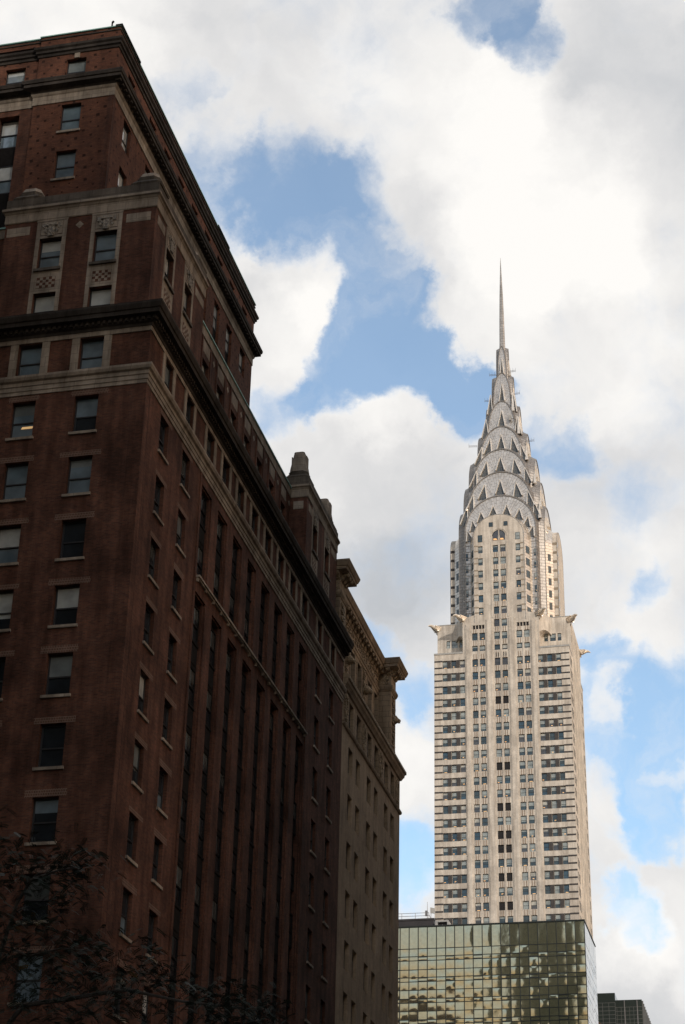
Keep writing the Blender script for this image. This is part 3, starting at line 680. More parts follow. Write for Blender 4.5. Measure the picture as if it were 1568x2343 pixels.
# ------------------------------------------------------------------ buff building next along the avenue
def buff_block():
    root = thing('buff_office_block', 'buff brick building with carved top storey and bracketed cornice beside the red brick block', 'building', (-38, 123, 0))
    Y0, Y1, XL = 113.3, 132.75, -55.; A = Plane('R', -27.4); W = []
    us = [115.33, 117.70, 121.2, 123.57, 127.06, 129.38]; WW = 1.34; w = MB(); rn = random.Random(9)
    rows = [(44.25-3.32*j, 46.14-3.32*j) for j in range(13)]
    facade(w, A, Y0, Y1, 0, 47.2, [(u, u+WW, c, d) for u in us for c, d in rows if c > 1], .30, 'buff')
    facade(w, A, Y0, Y1, 47.2, 50.4, [(u, u+WW, 47.55, 49.42) for u in us], .30, 'buff_stone')
    B = Plane('R', -28.8); tu = [115.6, 117.9, 121.15, 123.4, 127.05, 129.3]
    facade(w, B, Y0, Y1, 50.4, 57.2, [(u, u+1.34, 53.35, 56.05) for u in tu], .3, 'buff_stone')
    w.face(((XL, Y1, 0), (-27.4, Y1, 0), (-27.4, Y1, 50.4), (XL, Y1, 50.4)), 'buff'); w.face(((XL, Y1, 50.4), (-28.8, Y1, 50.4), (-28.8, Y1, 58.6), (XL, Y1, 58.6)), 'buff_stone')
    w.face(((XL, Y0, 0), (-27.4, Y0, 0), (-27.4, Y0, 50.4), (XL, Y0, 50.4)), 'buff'); w.face(((XL, Y0, 50.4), (-28.8, Y0, 50.4), (-28.8, Y0, 58.6), (XL, Y0, 58.6)), 'buff_stone')
    w.face(((XL, Y0, 0), (XL, Y1, 0), (XL, Y1, 58.6), (XL, Y0, 58.6)), 'buff'); w.face(((XL, Y0, 58.6), (-28.8, Y0, 58.6), (-28.8, Y1, 58.6), (XL, Y1, 58.6)), 'roof')
    w.face(((-28.8, Y0, 50.4), (-27.4, Y0, 50.4), (-27.4, Y1, 50.4), (-28.8, Y1, 50.4)), 'buff_stone')
    w.build('wall', root)
    V = [('pane', 'pane', 0, 'blind'), ('pane', 'pane', 0, 'blind'), ('pane', 'pane', .42, 'pane_grey'), ('pane_grey', 'pane', 0, 'blind'), ('pane', 'pane', .25, 'blind_grey')]
    for u in us:
        for j, (c, d) in enumerate(rows): W.append(dict(pl=A, u=u, z=c, w=WW, h=d-c, var=rn.choice(V), depth=.27, fl=rn.choice((0, 0, 0, 0, 0, 3, 4))))
        W.append(dict(pl=A, u=u, z=47.55, w=WW, h=1.87, var=rn.choice(V), depth=.25, fl=5 if u > 127 and u < 128 else 0))
    for u in tu: W.append(dict(pl=B, u=u, z=53.35, w=1.34, h=2.7, var=rn.choice(V[:3]), depth=.26))
    s = MB(); sweep(s, [(0, 47.02), (.10, 47.06), (.16, 47.18), (.16, 47.28), (0, 47.34)], [(XL, Y0), (-27.4, Y0), (-27.4, Y1), (XL, Y1)][1:], 'buff_stone'); s.build('string_course', root)
    s = MB(); sweep(s, [(0, 49.75), (.12, 49.80), (.22, 50.0), (.30, 50.1), (.34, 50.30), (.40, 50.34), (.40, 50.62), (.2, 50.75), (-.3, 50.76)], [(-27.4, Y0), (-27.4, Y1), (XL, Y1)], 'buff_stone')
    y = Y0+.05
    while y < Y1+.3: s.box(-27.02, -26.95, y, y+.14, 50.36, 50.58, 'buff_carved'); y += .24
    s.build('belt_cornice', root)
    # pylons at the ends of the top storey
    for a, b, nm in ((Y0, 115.15, 0), (130.95, 132.72, 1)):
        p = MB(); p.box(-28.82, -27.78, a, b, 50.5, 58.4, 'buff_stone')
        sweep(p, [(0, 56.55), (.06, 56.6), (.16, 56.85), (.16, 57.0), (.04, 57.08), (0, 57.1)], [(-28.85, a), (-27.78, a), (-27.78, b), (-28.85, b)], 'buff_stone')
        rr = random.Random(5+nm)
        p.box(-28.62, -27.94, a-.03, a+.02, 57.14, 57.86, 'buff_carved')
        for i in range(26):
            x = -28.55+.55*rr.random(); z = 57.2+.55*rr.random(); p.box(x, x+.07, a-.07, a, z, z+.09, 'buff_carved')
        p.build('pylon', root)
        c = MB(); PR2 = Plane('R', -27.78)
        for i in range(70):              # the carved strip on its avenue face
            z = 51.2+5.1*i/70; PR2.box(c, (a+b)/2-.35+.25*math.sin(i*.9), (a+b)/2+.05+.25*math.sin(i*.9)+.2*rr.random(), z, z+.07, -.05-.09*rr.random(), 0, 'buff_carved')
        c.build('carved_strip', root)
        c = MB()
        lion(c, (-27.66, (a+b)/2, 54.5 if nm else 53.2), .36); c.build('lion_head', root, True)
        c = MB(); path = [(-28.9, a), (-27.78, a), (-27.78, b), (-28.9, b)]
        prof = [(0, 58.05), (.10, 58.10), (.14, 58.28), (.62, 58.42), (.64, 58.62), (.70, 58.66), (.82, 58.95), (.84, 59.08), (-.1, 59.16), (-.1, 58.05)]
        sweep(c, prof, path, 'buff_stone')
        for y in (a+.05, a+.62, a+1.2): corbel(c, -27.78, y, 58.40, .58)
        corbel(c, -28.15, a-.1, 58.40, .5, front=a)
        c.build('cornice', root)
    c = MB(); sweep(c, [(0, 56.3), (.06, 56.35), (.08, 56.55), (.14, 56.6), (.14, 56.75), (.02, 56.8), (.02, 57.75), (.1, 57.82), (.14, 58.1), (.50, 58.22), (.52, 58.45), (.58, 58.5), (.70, 58.85), (.72, 58.98), (-.2, 59.05), (-.2, 56.3)], [(-28.8, 115.2), (-28.8, 130.9)], 'buff_stone')
    y = 115.7
    while y < 130.6: corbel(c, -28.8, y, 58.20, .48); y += .86
    rr = random.Random(3)
    for i in range(170):
        y = 115.3+15.4*rr.random(); z = 56.85+.8*rr.random(); c.box(-28.80, -28.72+.04*rr.random(), y, y+.12, z, z+.09, 'buff_carved')
    c.build('cornice', root)
    for u in (119.9, 125.75):           # carved drops and lion heads between the pairs of windows
        c = MB()
        for i in range(55):
            z = 52.3+4.0*i/55; B.box(c, u-.28+.12*math.sin(i*.8), u+.12+.2*rr.random(), z, z+.08, -.06-.08*rr.random(), 0, 'buff_carved')
        c.build('carved_strip', root)
        c = MB(); lion(c, (-28.55, u, 54.6), .36); c.build('lion_head', root, True)
    for u in (114.2, 119.75, 125.55, 131.55):
        c = MB(); A.box(c, u-.52, u+.52, 47.5, 49.5, -.03, .02, 'buff_stone')
        for i in range(70):
            t = i/70*2*math.pi; k = .32+.12*rr.random(); cu, cz = u+k*math.cos(t), 48.5+.85*math.sin(t)*(.8+.3*rr.random())
            A.box(c, cu-.07, cu+.07, cz-.07, cz+.07, -.07-.09*rr.random(), -.02, 'buff_carved')
        c.build('carved_panel', root)
    for u in tu[2:]:
        c = MB(); B.box(c, u-.17, u-.01, 53.2, 56.2, -.05, .02, 'buff_stone'); B.box(c, u+1.35, u+1.51, 53.2, 56.2, -.05, .02, 'buff_stone'); B.box(c, u-.2, u+1.54, 53.12, 53.34, -.1, .02, 'buff_stone'); c.build('window_surround', root)
    place_windows(root, W)
def corbel(mb, x, y, z, L, front=None):
    """a scrolled bracket under a cornice, reaching L out from the wall"""
    pr = [(0, -.02), (L, -.02), (L, -.14), (L*.86, -.24), (L*.62, -.22), (L*.42, -.30), (L*.22, -.46), (0, -.5)]
    if front is None: rings = [[(x+a, y+t, z+b) for a, b in pr] for t in (0, .36)]
    else: rings = [[(x+t, front-a, z+b) for a, b in pr] for t in (0, .36)]
    mb.loft(rings, 'buff_carved')
def lion(mb, c, r):
    """a projecting lion's head: mane, brow, muzzle and jaw"""
    x, y, z = c
    def ring(dx, ry, rz, dz=0, n=10): return [(x+dx, y+ry*math.cos(t*2*math.pi/n), z+dz+rz*math.sin(t*2*math.pi/n)) for t in range(n)]
    mb.loft([ring(-.25, r*.7, r*.7), ring(-.05, r*1.05, r*1.1), ring(.08, r*.95, r), ring(.2, r*.72, r*.75, -.02), ring(.30, r*.5, r*.5, -.08), ring(.42, r*.36, r*.34, -.12), ring(.48, r*.2, r*.2, -.12)], 'buff_carved')
    for s in (-1, 1): mb.tube((x+.05, y+s*r*.7, z+r*.8), (x+.1, y+s*r*.8, z+r*1.15), .08, 'buff_carved', 6, .03)
    mb.box(x+.25, x+.44, y-.09, y+.09, z-.30, z-.22, 'buff_carved')
buff_block()

# ------------------------------------------------------------------ the tall art deco tower
def tower():
    XC, YC, YF, YB = -61.07, 435., 420., 450.; XR = XC+17
    root = thing('art_deco_skyscraper', 'pale brick art deco skyscraper with a stepped steel crown of arches and a needle spire', 'skyscraper', (XC, YC, 0))
    F, A = Plane('F', YF), Plane('R', XR); W = []; rn = random.Random(21)
    V = [('c_blind', 'c_pane', 0, 'c_blind'), ('c_blind', 'c_pane', 0, 'c_blind'), ('c_blind', 'c_pane', 0, 'c_blind'), ('c_pane', 'c_pane', 0, 'c_blind'), ('c_pane', 'c_pane_blue', .2, 'c_blind'),
         ('c_pane_blue', 'c_pane_blue', 0, 'c_blind'), ('c_pane', 'c_pane', .62, 'c_blind'), ('c_blind', 'c_blind', 0, 'c_blind'), ('c_blind_cream', 'c_dim', 0, 'c_blind'), ('c_dim', 'c_dim', .3, 'c_blind_cream'), ('c_blind', 'c_pane', .7, 'c_blind')]
    def pick(z):
        r = rn.random()
        return rn.choice(V if r < .8 else V[:5])
    def lamp(): return rn.choice((0,)*9+(2, 3, 6, 7))
    rows = [178.04-3.4506*k for k in range(-2, 34)]             # window heads of the shaft
    up = [185.1+3.49*n for n in range(1, 10)]
    Ls = [(-14.9, 1.25), (-12.72, 1.25), (-10.5, 1.28)]; Rs = [(9.22, 1.28), (11.45, 1.25), (13.65, 1.25)]
    Cs = [(-7.3, 1.42), (-5.42, 1.42)]; Ms = [(-1.65, 1.38), (.27, 1.38)]; Ds = [(3.95, 1.42), (5.86, 1.42)]
    sh = MB(); H = 2.02
    def op(c, t): return (XC+c[0], XC+c[0]+c[1], t-H, t)
    ops = [op(c, t) for t in rows for c in Ls+Cs+Ms+Ds+Rs]
    facade(sh, F, XC-17, XR, 0, 187.1, ops, .28, 'white_brick')
    bt = sh                                                      # dark brick bands that run from the corner windows round the corner
    blacks = {1, 6, 9, 11, 12, 14, 16}
    for t in rows:
        k = round((178.04-t)/3.4506)
        for c in Ls+Cs+Ms+Ds+Rs:
            mid = c in Ms; bl = mid and k in blacks; vent = mid and k == -2
            W.append(dict(pl=F, u=XC+c[0], z=t-H, w=c[1], h=H, var=('vent', 'vent', 0, 'vent') if bl else (('c_dim', 'c_dim', 0, 'c_dim') if vent else pick(t)), style='vent' if (bl or vent) else 'tower', fl=0 if (bl or vent) else lamp(), depth=.26))
            if c in Cs+Ms+Ds:
                for q in (.30, .70):
                    F.box(sh, XC+c[0]+c[1]*q-.09, XC+c[0]+c[1]*q+.09, t+.04, t+3.45-H-.04, -.05, .02, 'rust_brick')
        for a, b in ((-17.0, -14.9), (14.9, 17.0)):
            for z0, z1 in ((t-.20, t+.22), (t-2.0, t-1.58)): F.box(bt, XC+a+(.0 if a < 0 else .02), XC+b-(.02 if a < 0 else .0), z0, z1, -.02, .05, 'grey_brick')
        for a, b in ((-13.63, -12.74), (-11.45, -10.52), (10.52, 11.43), (12.72, 13.63)): F.box(bt, XC+a, XC+b, t-2.02, t+.12, -.03, .05, 'grey_brick')
        for a, b in ((-14.9, -9.2), (9.2, 14.9)): F.box(bt, XC+a, XC+b, t, t+.12, -.025, .05, 'grey_brick')
    # piers between the window channels, stepped in plan
    for a, b in ((-9.05, -7.62), (-3.72, -1.98), (1.98, 3.66), (7.60, 9.05)):
        F.box(sh, XC+a, XC+b, 0, 193.9 if abs(a+b) > 12 else 195.6, -.16, .02, 'white_brick'); F.box(sh, XC+a+.22, XC+b-.22, 0, 194.6 if abs(a+b) > 12 else 195.7, -.26, -.1, 'white_brick')
    for a in (-5.86, .02-.2, 5.4):
        F.box(sh, XC+a-.02 if a != 5.4 else XC+5.42, XC+a+.42 if a != 5.4 else XC+5.82, 0, 192.3, -.08, .02, 'white_brick')
    # avenue side of the shaft
    near = [421.3, 423.1, 424.9]; far = [444.0, 445.8, 447.6]; cen = [428.0, 430.2, 433.0, 435.6, 438.6, 440.9]
    facade(sh, A, YF, YB, 0, 187.1, [(u, u+1.15, t-H, t) for t in rows for u in near+far] + [(u, u+1.2, t-H, t) for t in rows for u in cen], .55, 'white_brick')
    for t in rows:
        for u in near+far: W.append(dict(pl=A, u=u, z=t-H, w=1.15, h=H, var=pick(t), style='tower', depth=.10))
        for u in cen: W.append(dict(pl=A, u=u, z=t-H, w=1.2, h=H, var=V[3], style='tower', depth=.52))
        for u in near[:2]+far[:2]: A.box(bt, u+1.16, u+1.79, t-2.02, t+.1, -.03, .05, 'grey_brick')
    for u in (426.6, 427.5, 429.4, 431.7, 432.5, 434.4, 437.0, 438.0, 440.0, 442.3, 443.2): A.box(sh, u, u+.5, 0, 195, -.22, .02, 'white_brick')
    sh.face(((XC-17, YF, 0), (XC-17, YB, 0), (XC-17, YB, 187.1), (XC-17, YF, 187.1)), 'white_brick'); sh.face(((XC-17, YB, 0), (XR, YB, 0), (XR, YB, 187.1), (XC-17, YB, 187.1)), 'white_brick')
    sh.face(((XC-17, YF, 187.1), (XR, YF, 187.1), (XR, YB, 187.1), (XC-17, YB, 187.1)), 'concrete')
    sh.build('shaft_wall', root)
    lg = MB()
    for a, b in ((-17.08, -9.75), (9.75, 17.08)): F.box(lg, XC+a, XC+b, 186.75, 187.2, -.10, .6, 'concrete')
    A.box(lg, YF+.6, YB, 186.75, 187.2, -.08, .5, 'concrete'); lg.build('ledge', root)
    # upper shoulders: wing block set back, centre block flush with the shaft
    wg = MB(); YW = 424.6; G = Plane('F', YW)
    wo = [(XC+a, XC+b, 190.45, 192.5) for a, b in ((10.35, 11.3), (11.8, 13.3), (13.75, 14.7), (-14.7, -13.75), (-13.3, -11.8), (-11.3, -10.35))]
    facade(wg, G, XC-17, XR, 187.1, 197.0, wo, .25, 'white_brick')
    for a, b, c, d in wo: W.append(dict(pl=G, u=a, z=c, w=b-a, h=d-c, var=V[0] if a > XC else V[7], style='tower', depth=.22))
    facade(wg, A, YW, 445.4, 187.1, 197.0, [(u, u+1.1, 190.45, 192.5) for u in (426.0, 428.2, 440.2, 442.4)], .3, 'white_brick')
    for u in (426.0, 428.2, 440.2, 442.4): W.append(dict(pl=A, u=u, z=190.45, w=1.1, h=2.05, var=V[3], style='tower', depth=.2))
    wg.face(((XC-17, YW, 187), (XC-17, 445.4, 187), (XC-17, 445.4, 197), (XC-17, YW, 197)), 'white_brick'); wg.face(((XC-17, YW, 197), (XR, YW, 197), (XR, 445.4, 197), (XC-17, 445.4, 197)), 'concrete')
    wg.face(((XC-17, 445.4, 187), (XR, 445.4, 187), (XR, 445.4, 197), (XC-17, 445.4, 197)), 'white_brick')
    G.box(wg, XC-17, XC-12.2, 196.9, 197.1, -.06, .3, 'concrete'); G.box(wg, XC+12.2, XR, 196.9, 197.1, -.06, .3, 'concrete')
    CB = 9.7
    ctr = [op(c, t) for t in up[:2] for c in Cs+Ds] + [op(c, t) for t in up[:3] for c in Ms] + [(XC+a, XC+a+3.3, 193.15, 194.25) for a in (-7.3, 3.95)]
    facade(wg, F, XC-CB, XC+CB, 187.1, 195.7, ctr, .28, 'white_brick')
    for s, e in ((-1, -6.6), (1, 6.6)):
        q = [F.pt(XC+s*CB, 195.7), F.pt(XC+e, 195.7), F.pt(XC+e, 197.1), F.pt(XC+s*7.4, 196.9), F.pt(XC+s*CB, 196.2)]
        wg.face(q, 'white_brick'); wg.face([F.pt(XC+s*CB, 187.1), F.pt(XC+s*CB, 196.2), F.pt(XC+s*CB, 196.2, 5), F.pt(XC+s*CB, 187.1, 5)], 'white_brick')
        wg.face([F.pt(XC+s*CB, 196.2), F.pt(XC+s*7.4, 196.9), F.pt(XC+s*7.4, 196.9, 5), F.pt(XC+s*CB, 196.2, 5)], 'concrete'); wg.face([F.pt(XC+s*7.4, 196.9), F.pt(XC+e, 197.1), F.pt(XC+e, 197.1, 5), F.pt(XC+s*7.4, 196.9, 5)], 'concrete')
        # the slanting wall between centre block and wing, carried on a little arch
        n = 8; a0, a1 = Vector((XC+s*CB, YF+.25)), Vector((XC+s*12.3, YW+.02)); pts = []
        for i in range(n+1):
            t = i/n; p = a0.lerp(a1, t); zb = 190.9+1.75*math.sin(math.pi*(.08+.72*t)); pts.append((p.x, p.y, zb, 196.9 - .0*t))
        for i in range(n):
            a, b = pts[i], pts[i+1]
            wg.face(((a[0], a[1], a[2]), (b[0], b[1], b[2]), (b[0], b[1], b[3]), (a[0], a[1], a[3])), 'white_brick')
            wg.face(((a[0], a[1], a[2]), (b[0], b[1], b[2]), (b[0], YW+.02, b[2]), (a[0], YW+.02, a[2])), 'white_brick')
        wg.face([(p[0], p[1], 196.9) for p in pts]+[(XC+s*CB, YW+.02, 196.9)], 'concrete')
    for c in Cs+Ds:
        for t in up[:2]:
            W.append(dict(pl=F, u=XC+c[0], z=t-H, w=c[1], h=H, var=pick(t), style='tower', fl=lamp(), depth=.26))
            for q in (.30, .70): F.box(wg, XC+c[0]+c[1]*q-.09, XC+c[0]+c[1]*q+.09, t+.04, t+1.05 if t > 190 else t+1.4, -.05, .02, 'rust_brick')
    for c in Ms:
        for i, t in enumerate(up):
            W.append(dict(pl=F, u=XC+c[0], z=t-H, w=c[1], h=H, var=('c_dim', 'c_dim', 0, 'c_dim') if i == 2 and c is Ms[0] else pick(t), style='vent' if i == 2 and c is Ms[0] else 'tower', fl=0 if i == 2 else lamp(), depth=.26))
            for q in (.30, .70): F.box(wg, XC+c[0]+c[1]*q-.09, XC+c[0]+c[1]*q+.09, t-3.45+.04+.04, t-H-.04, -.05, .02, 'rust_brick')
    for a in (-7.3, 3.95):
        wg.face([F.pt(XC+a, 193.1, .27), F.pt(XC+a+3.3, 193.1, .27), F.pt(XC+a+3.3, 194.3, .27), F.pt(XC+a, 194.3, .27)], 'vent')
        for i in range(5): F.box(wg, XC+a+.05+i*.78, XC+a+.05+i*.78+.16, 193.1, 194.2, .02, .26, 'white_brick')
    # arched bay above the shoulders
    BW = 6.6; SP = 218.9
    bo = [op(c, t) for t in up[3:] for c in Ms] + [(XC+a, XC+a+1.2, t-H, t) for t in up[3:] for a in (-5.5, 4.25)]
    facade(wg, F, XC-BW, XC+BW, 195.7, SP, bo, .28, 'white_brick')
    n = 28; arc = [F.pt(XC+BW*math.cos(math.pi*i/n), SP+BW*math.sin(math.pi*i/n)) for i in range(n+1)]
    wg.face(arc, 'white_brick')
    for t in up[3:]:
        for a in (-5.5, 4.25):
            W.append(dict(pl=F, u=XC+a, z=t-H, w=1.2, h=H, var=pick(t), style='tower', fl=lamp(), depth=.26))
            x0, x1 = (XC-BW+.02, XC-5.52) if a < 0 else (XC+5.47, XC+BW-.02)
            for z0, z1 in ((t-.12, t+.26), (t-1.62, t-1.24)): F.box(wg, x0, x1, z0, z1, -.02, .02, 'tan_brick')
    for a in (-2.15, 1.82): F.box(wg, XC+a, XC+a+.32, 196, 217.6, -.10, .02, 'white_brick')
    F.box(wg, XC-.26, XC+.26, 195.7, 219.2, -.06, .02, 'white_brick')
    wg.build('upper_wall', root)
    for a, z, w, h in ((-5.5, 217.7, 1.2, 2.0), (4.25, 217.7, 1.2, 2.0), (-2.55, 221.9, 1.05, 1.3), (1.3, 221.9, 1.05, 1.3)):
        W.append(dict(pl=F, u=XC+a, z=z, w=w, h=h, var=V[3] if a != 4.25 else V[7], style='tower', depth=-.07))
    ow = MB(); r = 1.62                                      # the round-headed window over the centre columns
    ow.face([F.pt(XC+r*math.cos(math.pi*i/14), 219.15+r*math.sin(math.pi*i/14), -.03) for i in range(15)] + [F.pt(XC-r, 217.85, -.03), F.pt(XC+r, 217.85, -.03)], 'c_dim')
    F.box(ow, XC-.14, XC+.14, 217.8, 220.7, -.12, 0, 'white_brick')
    for i in range(14):
        a, b = math.pi*i/14, math.pi*(i+1)/14
        ow.tube(F.pt(XC+r*math.cos(a), 219.15+r*math.sin(a), -.04), F.pt(XC+r*math.cos(b), 219.15+r*math.sin(b), -.04), .10, 'frame', 5)
        ow.tube(F.pt(XC+2.1*math.cos(a), 219.1+2.1*math.sin(a), -.0), F.pt(XC+2.1*math.cos(b), 219.1+2.1*math.sin(b), -.0), .12, 'white_brick', 5)
    for a in (-1.4, .35): ow.face([F.pt(XC+a, 217.95, -.045), F.pt(XC+a+1.0, 217.95, -.045), F.pt(XC+a+.7, 218.4, -.045), F.pt(XC+a, 218.4, -.045)], 'lamp_dim')
    ow.build('arched_window', root)

    # ---- crown: arched vaults crossing each other, one tier above the other
    XK = XC-.12
    def prof(w, z0, spr, h, n=26):
        pts = [(-w, z0)] + [(-w*math.cos(math.pi*i/n), spr+h*max(0., math.sin(math.pi*i/n))**.92) for i in range(n+1)] + [(w, z0)]
        return pts
    def P3(ax, u, z, d):                 # d = distance out from the tower's axis
        return (XK+u, YC-d, z) if ax == 0 else (XK+d, YC+u, z) if ax == 1 else (XK-d, YC+u, z) if ax == 2 else (XK+u, YC+d, z)
    def arclen(pf):
        s = [0]
        for a, b in zip(pf, pf[1:]): s.append(s[-1]+math.hypot(a[0]-b[0], a[1]-b[1]))
        return s
    def skin(mb, ax, p0, d0, p1, d1, mat):
        s = arclen(p0)
        mb.loft([[P3(ax, u, z, d0) for u, z in p0], [P3(ax, u, z, d1) for u, z in p1]], mat, cap=False, close=False, uvs=[[(0, a) for a in s], [(abs(d1-d0), a) for a in s]])
    def fan(mb, ax, pf, d, spr, mat):    # an arch's face, its sheets radiating from the springing
        s = arclen(pf); n = len(pf)
        for i in range(n-1):
            (u0, z0), (u1, z1) = pf[i], pf[i+1]
            c0 = (0, spr) if z0 >= spr-.01 else (0, z0); c1 = (0, spr) if z1 >= spr-.01 else (0, z1)
            if i == 0: c0 = (0, z0)
            if i == n-2: c1 = (0, z1)
            l0 = math.hypot(u0-c0[0], z0-c0[1]); l1 = math.hypot(u1-c1[0], z1-c1[1])
            mb.face((P3(ax, u0, z0, d), P3(ax, u1, z1, d), P3(ax, *c1, d), P3(ax, *c0, d)), mat, ((l0, s[i]), (l1, s[i+1]), (0, s[i+1]), (0, s[i])))
    def rim(mb, ax, pf, d, mat, wi=.55, out=.30):
        n = len(pf); cen = (0, sum(z for u, z in pf)/n)
        inn = []
        for i, (u, z) in enumerate(pf):
            a = pf[max(0, i-1)]; b = pf[min(n-1, i+1)]; t = Vector((b[0]-a[0], b[1]-a[1])).normalized(); inn.append((u+t.y*wi, z-t.x*wi))
        s = arclen(pf)
        rings = [[P3(ax, *p, d) for p in pf], [P3(ax, *p, d+out) for p in pf], [P3(ax, *p, d+out) for p in inn], [P3(ax, *p, d) for p in inn]]
        mb.loft(rings, mat, cap=False, close=False, uvs=[[(k*.5, a) for a in s] for k in range(4)])
    wk = [10.0, 9.1, 8.0, 6.3, 4.25, 2.7, 1.5]; dk = [11.2, 10.0, 8.7, 6.5, 4.4, 2.8, 1.55]; tk = [233.9, 241.7, 249.4, 257.8, 266.8, 276.6, 286.2]; hk = [11.6, 11.8, 11.8, 11.2, 11.0, 11.2, 11.5]
    # the four arms: brick return, then a splayed steel-clad edge
    for ax, d0 in ((0, 15.0), (1, 14.1), (2, 14.1), (3, 15.)):
        m = MB(); pA = prof(BW, 195, SP, BW); pB = prof(8.05, 195, SP, 8.1)
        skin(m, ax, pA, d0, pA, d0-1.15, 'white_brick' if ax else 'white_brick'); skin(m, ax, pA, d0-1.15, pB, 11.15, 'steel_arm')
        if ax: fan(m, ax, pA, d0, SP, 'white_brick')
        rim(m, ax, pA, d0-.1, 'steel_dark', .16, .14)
        if ax == 1:
            for k in range(9):
                t = 198.6+2.6*k
                m.box(XK+d0-1.15+.02, XK+d0-.02, YC-BW-.02, YC-BW+.05, t, t+.75, 'tan_brick'); m.box(XK+d0-.05, XK+d0+.02, YC-5.6, YC-4.4, t, t+1.3, 'c_pane')
        if ax == 2:
            for k in range(9): m.box(XK-d0+.02, XK-d0+1.13, YC-BW-.02, YC-BW+.05, 198.6+2.6*k, 199.35+2.6*k, 'grey_brick')
        m.build('bay_arm', root)
    sw = MB()                            # windows set in the splays
    for t in up[3:]:
        for sgn in (-1, 1):
            a = Vector((XK+sgn*6.85, YC-13.45)); b = Vector((XK+sgn*7.55, YC-12.1))
            nrm = Vector((sgn*(b.y-a.y), -abs(b.x-a.x))).normalized()*.04
            sw.face(((a.x+nrm.x, a.y+nrm.y, t-2), (b.x+nrm.x, b.y+nrm.y, t-2), (b.x+nrm.x, b.y+nrm.y, t), (a.x+nrm.x, a.y+nrm.y, t)), 'c_pane')
            a = Vector((XK+sgn*12.45, YC-6.98)); b = Vector((XK+sgn*11.75, YC-7.55)); nrm = Vector((sgn*.5, -.85))*.04
            sw.face(((a.x+nrm.x, a.y+nrm.y, t-2), (b.x+nrm.x, b.y+nrm.y, t-2), (b.x+nrm.x, b.y+nrm.y, t), (a.x+nrm.x, a.y+nrm.y, t)), 'c_pane')
    o = sw.build('window', root); o['kind'] = 'stuff'
    K = Plane('F', YC-dk[0])
    for t in up[3:]:
        for a in (-9.55, 8.6): W.append(dict(pl=K, u=XK+a, z=t-H, w=.95, h=H, var=pick(t), style='tower', fl=lamp(), depth=-.09))
    wins = [[-82, -60, -37.5, -12.5, 12.5, 37.5, 60, 82], [-76, -54, -28, 0, 28, 54, 76], [-54, -28, 0, 28, 54], [-52, -27, 0, 27, 52], [-46, 0, 46], [-52, 0, 52], [0]]
    bw = [1.02, 1.1, 1.06, 1.0, .9, .66, .36]; fl = [.66, .52, .52, .53, .55, .55, .5]
    for k in range(7):
        spr = tk[k]-hk[k]; z0 = 195 if k == 0 else spr-(7 if k < 4 else 10)
        pf = prof(wk[k], z0, spr, hk[k])
        m = MB()
        for ax in (0, 1, 2, 3):
            e_ = .55 if k < 4 else .35 if k == 4 else .2; pi_ = prof(wk[k]-e_, z0, spr, hk[k]-e_*1.5)
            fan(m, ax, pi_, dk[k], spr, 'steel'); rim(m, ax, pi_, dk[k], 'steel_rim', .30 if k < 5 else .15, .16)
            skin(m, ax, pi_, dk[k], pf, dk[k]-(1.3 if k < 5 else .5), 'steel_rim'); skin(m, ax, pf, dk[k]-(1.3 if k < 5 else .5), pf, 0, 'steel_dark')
        if k == 0:
            for i in range(14):          # standing seams across the lowest arch
                for sgn in (-1, 1): m.box(XK+sgn*9.0-.95, XK+sgn*9.0+.95, YC-dk[0]-.07, YC-dk[0]+.02, 197.6+1.75*i, 197.74+1.75*i, 'steel_dark')
        m.build('crown_arch', root)
        for ax in (0, 1):
            for ph in wins[k]:
                p = R(ph)
                if k == 0: pi = (8.05*math.sin(p), SP+8.1*math.cos(p))
                else: pi = (wk[k-1]*math.sin(p), tk[k-1]-hk[k-1]+hk[k-1]*max(0, math.cos(p))**.92)
                po = (wk[k]*math.sin(p*.86), spr+hk[k]*max(0, math.cos(p*.86))**.92)
                a = Vector((po[0]-pi[0], po[1]-pi[1])); gap = a.length
                if k >= 4 and ph: a = Vector((a.x*.2, a.y))
                a = a.normalized()*gap*fl[k]
                if k == 0: a = a.normalized()*2.9
                t = Vector((a.y, -a.x)).normalized(); b = bw[k]*(1 if abs(ph) < 50 or k > 3 else .85); I = Vector(pi); d = dk[k]
                q1, q2, q3 = I-t*b, I+t*b, I+a
                m = MB()
                m.face((P3(ax, *q1, d+.06), P3(ax, *q2, d+.06), P3(ax, *q3, d+.06)), 'crown_pane')
                for f_ in (.3, .55): 
                    l, r_ = q1.lerp(q3, f_), q2.lerp(q3, f_); m.tube(P3(ax, *l, d+.09), P3(ax, *r_, d+.09), .05, 'steel_dark', 4)
                for f_ in (.33, .66):
                    l = q1.lerp(q2, f_); r_ = l.lerp(q3, .6); m.tube(P3(ax, *l, d+.09), P3(ax, *r_, d+.09), .045, 'steel_dark', 4)
                for e in (q1, q2):       # the fins that hood the triangle
                    sgn = -1 if e is q1 else 1; o2 = t*(.25*sgn)
                    ap = q3+a*.10
                    m.loft([[P3(ax, *e, d), P3(ax, *e, d+.8), P3(ax, *(e+o2), d+.8), P3(ax, *(e+o2), d)], [P3(ax, *ap, d), P3(ax, *ap, d+.22), P3(ax, *(ap+o2*.6), d+.22), P3(ax, *(ap+o2*.6), d)]], 'steel_bright')
                m.build('crown_window', root)
    s = MB()
    def sq(z, h, k=.35):
        e = h*(1-k); return [(XK-e, YC-h, z), (XK+e, YC-h, z), (XK+h, YC-e, z), (XK+h, YC+e, z), (XK+e, YC+h, z), (XK-e, YC+h, z), (XK-h, YC+e, z), (XK-h, YC-e, z)]
